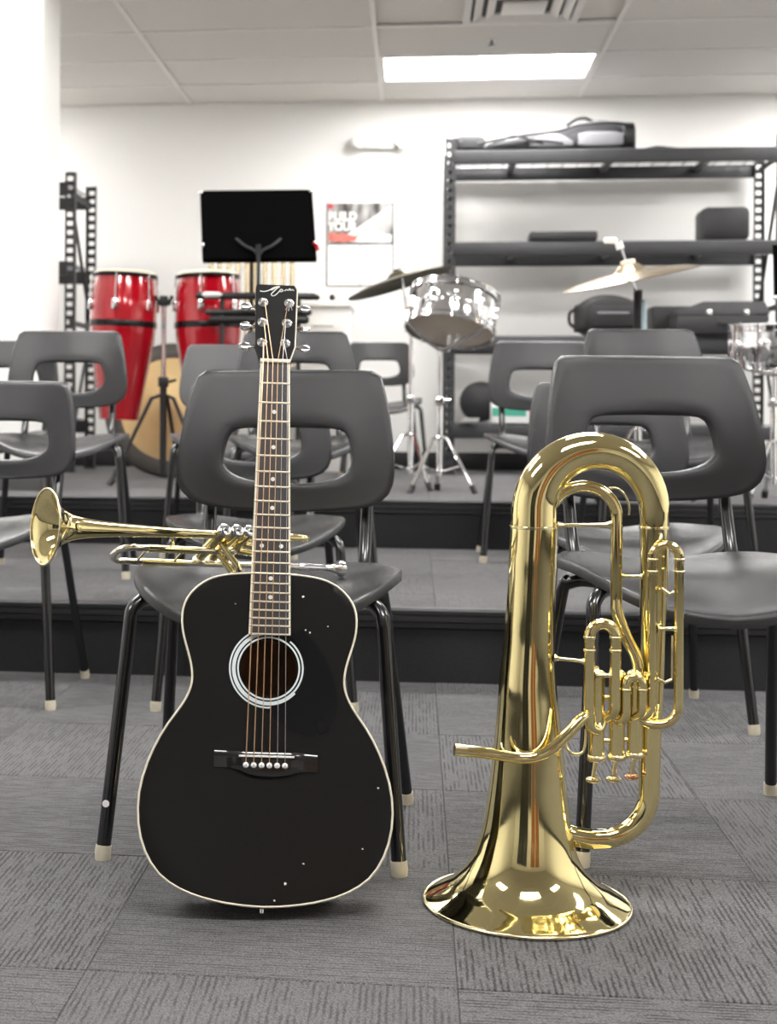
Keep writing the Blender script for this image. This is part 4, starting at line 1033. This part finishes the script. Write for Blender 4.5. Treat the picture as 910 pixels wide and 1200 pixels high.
# gig bag on the top shelf
L, c = pw(552, 741, 8.62); c.z = T2+1.876+.012
t = thing('guitar_gig_bag', 'grey and black soft guitar bag lying on the top shelf', 'gig bag', c, RZ)
hp_ = lambda s: interp([0, .25, .5, .65, .8, 1], [.22, .42, .62, .92, 1, .9], s)
softbox(MB(), L, .36, .185, hp_).build('bag_body', M['bag'], t, 50)
fr = -.185
MB().sweep(smooth_path([(-L/2+.02, fr, .035), (-L*.25, fr-.005, .075), (0, fr-.006, .10), (L*.15, fr-.006, .135), (L*.35, fr-.006, .145), (L/2-.03, fr+.02, .13)], 5), .009, 8).build('zip_band', M['bagblack'], t, 60)
softbox(MB(), L*.27, .03, .085, None, 16).build('front_pocket', M['bagpale'], t, 50).location = (L*.27, fr, .012)
softbox(MB(), L*.26, .03, .075, lambda s: .5+.5*math.sin(PI*s)).build('pale_flap', M['bagpale'], t, 50).location = (-L*.03, fr-.004, .012)
mb = MB()
for a_, b2, h1 in ((-.42, -.08, .075), (-.3, .04, .05)):
    mb.sweep(smooth_path([(L*a_, fr-.012, .02), (L*(a_+.1), fr-.016, h1*.75), (L*(a_+.18), fr-.016, h1), (L*b2, fr-.014, .03)], 5), .007, 8, sx=2)
mb.sweep(smooth_path([(L*.08, -.02, .165), (L*.14, -.03, .20), (L*.20, -.03, .205), (L*.25, -.02, .18)], 5), .010, 8)
mb.build('strap', M['bagblack'], t, 60)
softbox(MB(), .10, .34, .16).build('end_panel', M['bagblack'], t, 50).location = (L/2-.055, 0, .006)
L, c = pw(531, 562, 8.62); c.z = T2+1.876+.012
tag(softbox(MB(), L+.04, .30, .10).build('instrument_pouch', M['case']), 'small dark pouch at the left end of the top shelf', 'pouch').location = c
L, c = pw(742, 806, 8.6); c.z = T2+1.876+.010
t = thing('folding_frame', 'small black folded metal frame right of the bag on the top shelf', 'metal frame', c, RZ)
mb = MB(); mb.sweep([(-L/2, 0, .012), (-L*.1, .0, .035), (L/2, .02, .02)], .008, 6); mb.sweep([(-L/2, .15, .012), (L/2, .15, .016)], .008, 6); mb.sweep([(-L/2, 0, .012), (-L/2, .15, .012)], .008, 6); mb.sweep([(L/2, 0, .014), (L/2, .15, .014)], .008, 6); mb.build('rail', M['black'], t)
MB().box((L*.3, .07, .022), (L*.35, .14, .018), bev=.004).build('pad', M['bagblack'], t)
# second level
def case_box(name, label, x0, x1, h, d, lev, m='case', D=.22, cat='case', bev=.012, handle=False, lid=True):
    L, c = pw(x0, x1, d); c.z = T2+lev+.0105
    t = thing(name, label, cat, c, RZ)
    hb_ = h*.62 if lid else h
    MB().box((0, 0, hb_/2), (L, D, hb_), bev=min(bev, hb_*.3)).build('body', M[m], t)
    if lid: MB().box((0, 0, hb_+(h-hb_)/2+.0005), (L*.995, D*.99, h-hb_-.001), bev=min(bev, (h-hb_)*.35)).build('lid', M[m], t)
    if handle:
        MB().sweep(smooth_path([(-.05, -D/2, hb_*.8), (-.045, -D/2-.02, hb_*.75), (.045, -D/2-.02, hb_*.75), (.05, -D/2, hb_*.8)], 3), .006, 8).build('handle', M['bagblack'], t)
        for s in (-1, 1): MB().box((s*L*.3, -D/2-.003, hb_), (.025, .008, .03), bev=.002).build('latch', M['chrome'], t)
    return t
case_box('instrument_case', 'thin flat black case alone on the second shelf', 618, 696, .052, 8.5, 1.345, lid=False, bev=.01)
t = case_box('instrument_case', 'tall rounded black case at the right of the second shelf', 817, 872, .19, 8.55, 1.345, D=.26, bev=.03, lid=False)
# third level
L, c = pw(672, 754, 8.5); c.z = T2+.80+.0105
t = thing('soft_bag', 'bulging black soft bag on the third shelf left of the cymbal stand', 'bag', c, RZ)
softbox(MB(), L, .30, .235, lambda s: .82+.18*math.sin(PI*min(1, s*1.15)), e=5).build('bag_body', M['bagblack'], t, 50)
MB().box((0, -.155, .10), (L*.62, .03, .12), bev=.012).build('front_pocket', M['bagblack'], t)
MB().sweep([(-L*.22, -.176, .12), (L*.22, -.176, .12)], .007, 6).build('pocket_zip', M['bagpale'], t)
MB().sweep(smooth_path([(-L/2+.01, -.03, .15), (-L/2-.03, -.04, .13), (-L/2-.03, -.04, .07), (-L/2+.01, -.03, .04)], 4), .010, 8).build('side_strap', M['bagblack'], t)
t = case_box('amplifier', 'square black box with a red mark on the third shelf', 760, 806, .185, 8.80, .80, D=.22, lid=False, cat='box', bev=.008)
MB().box((-.02, -.112, .10), (.022, .006, .035), bev=.002).build('red_mark', M['redcard'], t)
MB().box((.02, -.112, .085), (.04, .006, .02), bev=.002).build('label_plate', M['bagpale'], t)
# long case: trapezoid lid
L, c = pw(786, 892, 8.48); c.z = T2+.80+.0105
t = thing('guitar_case', 'long black hard case with sloping lid at the right of the third shelf', 'case', c, RZ)
MB().box((0, 0, .055), (L, .34, .11), bev=.01).build('body', M['case'], t)
mb = MB(); z0, z1 = .1105, .185
mb.loft([[(-L/2, -.17, z0), (L/2, -.17, z0), (L/2, .17, z0), (-L/2, .17, z0)], [(-L/2, -.17, z0+.018), (L/2, -.17, z0+.018), (L/2, .17, z0+.018), (-L/2, .17, z0+.018)], [(-L/2+.15, -.15, z1), (L/2-.02, -.15, z1), (L/2-.02, .15, z1), (-L/2+.15, .15, z1)]]); mb.build('lid', M['shelf'], t, 20)
for x in (-L*.15, L*.25): MB().box((x, -.174, .12), (.03, .008, .035), bev=.003).build('latch', M['chrome'], t)
MB().sweep(smooth_path([(-.02, -.17, .07), (-.015, -.195, .06), (.085, -.195, .06), (.09, -.17, .07)], 3), .007, 8).build('handle', M['bagblack'], t)
# lowest level
dsk = on(562, 0, 8.76, .29); dsk.z += .1255
t = thing('round_drum_case', 'round dark drum case standing on the lowest shelf behind the snare stand', 'case', dsk, RZ)
MB().lathe([(0, .062), (.10, .060), (.116, .050), (.120, .035), (.120, -.10), (0, -.10)], 40, TY).build('body', M['case'], t, 40)
MB().lathe([(.1225, .03), (.1225, .005), (.119, .005), (.119, .03)], 40, TY).build('rim_band', M['hoop'], t, 40)
L, c = pw(566, 606, 8.5); c.z = T2+.29+.0105
t = thing('card_box', 'pale box with a green band on the lowest shelf', 'box', c+Vector((.045, 0, 0)), RZ)
MB().box((0, 0, .06), (L, .2, .12), bev=.003).build('body', M['paper'], t); MB().box((0, -.1015, .065), (L*.98, .004, .05)).build('green_band', M['green'], t, 0)
x = c+Vector((.045+L/2+.012, 0, 0))
for k, (mm, lab, hh_) in enumerate((('paper', 'white booklet upright at the right of the green-banded box', .115), ('redcard', 'red booklet upright on the lowest shelf', .105), ('mallet', 'tan booklet upright on the lowest shelf', .11), ('case', 'black booklet upright on the lowest shelf', .12))):
    o = tag(MB().box((0, 0, hh_/2), (.016, .16, hh_), bev=.001).build('booklet', M[mm]), lab, 'booklet', 'booklets on the lowest shelf')
    o.location = x+Vector((.019*k*cp, -.019*k*sp_, 0)); o.rotation_euler = (0, 0, RZ)
pl = on(549, 0, 8.40, .29)
t = case_box('storage_bin', 'black bin on the lowest shelf right of the booklets', 640, 740, .16, 8.55, .29, lid=True, cat='bin')
o = tag(MB().lathe([(0, .012), (.05, .014), (.062, .024), (.064, .026), (.060, .018), (.05, .004), (0, 0)], 28).build('white_dish', M['white']), 'small white dish at the left front of the lowest shelf', 'dish')
o.location = on(549, 0, 8.36, .29)+Vector((0, 0, .002)); 

# ------------------------------------------------------------------ calendar and emergency light on the wall
cA, cB = P(383, 237, 9.06), P(460, 335, 9.06)
wC, hC = cB.x-cA.x, cA.z-cB.z
cu, cd = UD((cA+cB)/2)
t = thing('wall_calendar', 'white wall calendar with a drum photo reading BUILD YOUR, right of the music stand', 'calendar', R(cu, DW-.003, (cA.z+cB.z)/2), RZ)
MB().box((0, 0, 0), (wC, .004, hC)).build('sheet', M['paper'], t, 0)
mb = MB()
for x, z, w_, h_ in ((-wC/2, 0, .006, hC), (wC/2, 0, .006, hC), (0, -hC/2, wC, .004), (0, 0, wC, .003), (0, -hC/4, .003, hC/2)): mb.box((x, -.003, z), (w_, .003, h_))
mb.build('ruled_lines', M['hoop'], t, 0)
m = bpy.data.materials.new('calendar_picture'); m.use_nodes = True; nt = m.node_tree; b = nt.nodes['Principled BSDF']; b.inputs['Roughness'].default_value = .5
tc = nt.nodes.new('ShaderNodeTexCoord'); n_ = nt.nodes.new('ShaderNodeTexNoise'); n_.inputs['Scale'].default_value = 9
mp_ = nt.nodes.new('ShaderNodeMapping'); mp_.inputs['Scale'].default_value = (1.3, 1, .35); nt.links.new(tc.outputs['Object'], mp_.inputs[0]); nt.links.new(mp_.outputs[0], n_.inputs['Vector'])
cr = nt.nodes.new('ShaderNodeValToRGB'); cr.color_ramp.elements[0].position = .4; cr.color_ramp.elements[0].color = (.05, .045, .045, 1); cr.color_ramp.elements[1].position = .62; cr.color_ramp.elements[1].color = (.55, .53, .52, 1)
nt.links.new(n_.outputs['Fac'], cr.inputs[0]); nt.links.new(cr.outputs[0], b.inputs['Base Color'])
MB().box((0, -.004, hC/4), (wC-.006, .004, hC/2-.006)).build('picture', m, t, 0)
mb = MB(); mb.prism([(-.16, .02), (-.02, .10), (.195, .245), (.18, .20), (.10, .09), (.16, .06), (.20, .06), (.20, .01), (0, .012)], -.0075, -.0065); mb.build('picture_drumstick', M['paper'], t, 0)
mb = MB(); mb.prism([(-.20, .02), (-.20, .075), (-.10, .07), (-.03, .05), (.0, .075), (-.03, .02), (-.1, .012)], -.0085, -.0078); mb.build('picture_red_smear', mat('pink_red', (.85, .25, .2), .6, noise=.5, nscale=30), t, 0)
MB().box((-wC/2+.022, -.0075, hC/2-.022), (.03, .001, .03)).build('red_square', M['redcard'], t, 0)
def text(body, size, loc, rot, m, parent, name, off=.0, sx=1):
    cu_ = bpy.data.curves.new(name, 'FONT'); cu_.body = body; cu_.size = size; cu_.extrude = .0006; cu_.offset = off
    ob = bpy.data.objects.new(name, cu_); C.objects.link(ob); bpy.context.view_layer.update()
    me = bpy.data.meshes.new_from_object(ob.evaluated_get(bpy.context.evaluated_depsgraph_get())); bpy.data.objects.remove(ob)
    o = bpy.data.objects.new(name, me); me.materials.clear(); me.materials.append(m); C.objects.link(o); o.parent = parent; o.location = loc; o.rotation_euler = rot; o.scale = (sx, 1, 1)
    return o
text('BUILD', .074, (-wC/2+.008, -.0095, .150), (PI/2, 0, 0), M['white'], t, 'lettering', .0045, .88)
text('YOUR', .074, (-wC/2+.008, -.0095, .088), (PI/2, 0, 0), M['white'], t, 'lettering', .0045, .88)
ea = P(447, 172, 9.05); eu, ed = UD(ea)
t = thing('emergency_light', 'white two-headed emergency light with green indicator high on the back wall', 'emergency light', R(eu, DW, ea.z), RZ)
MB().box((0, -.03, .006), (.19, .06, .045), bev=.012).build('housing', M['white'], t)
for s in (-1, 1):
    hd_ = MB().sweep([(s*.125, -.02, .02), (s*.13, -.04, .028), (s*.135, -.10, .03)], [.02, .045, .052], 24).build('lamp_head', M['white'], t, 40)
    MB().sweep([(s*.135, -.1, .03), (s*.135, -.104, .03)], .044, 24).build('lens', M['vent'], hd_, 30)
    MB().sweep([(s*.08, -.03, .0), (s*.125, -.03, .0)], .012, 10).build('arm', M['white'], t)
MB().box((.0, -.060, -.004), (.018, .006, .010), bev=.002).build('indicator_led', M['led'], t)
bpy.context.view_layer.update()
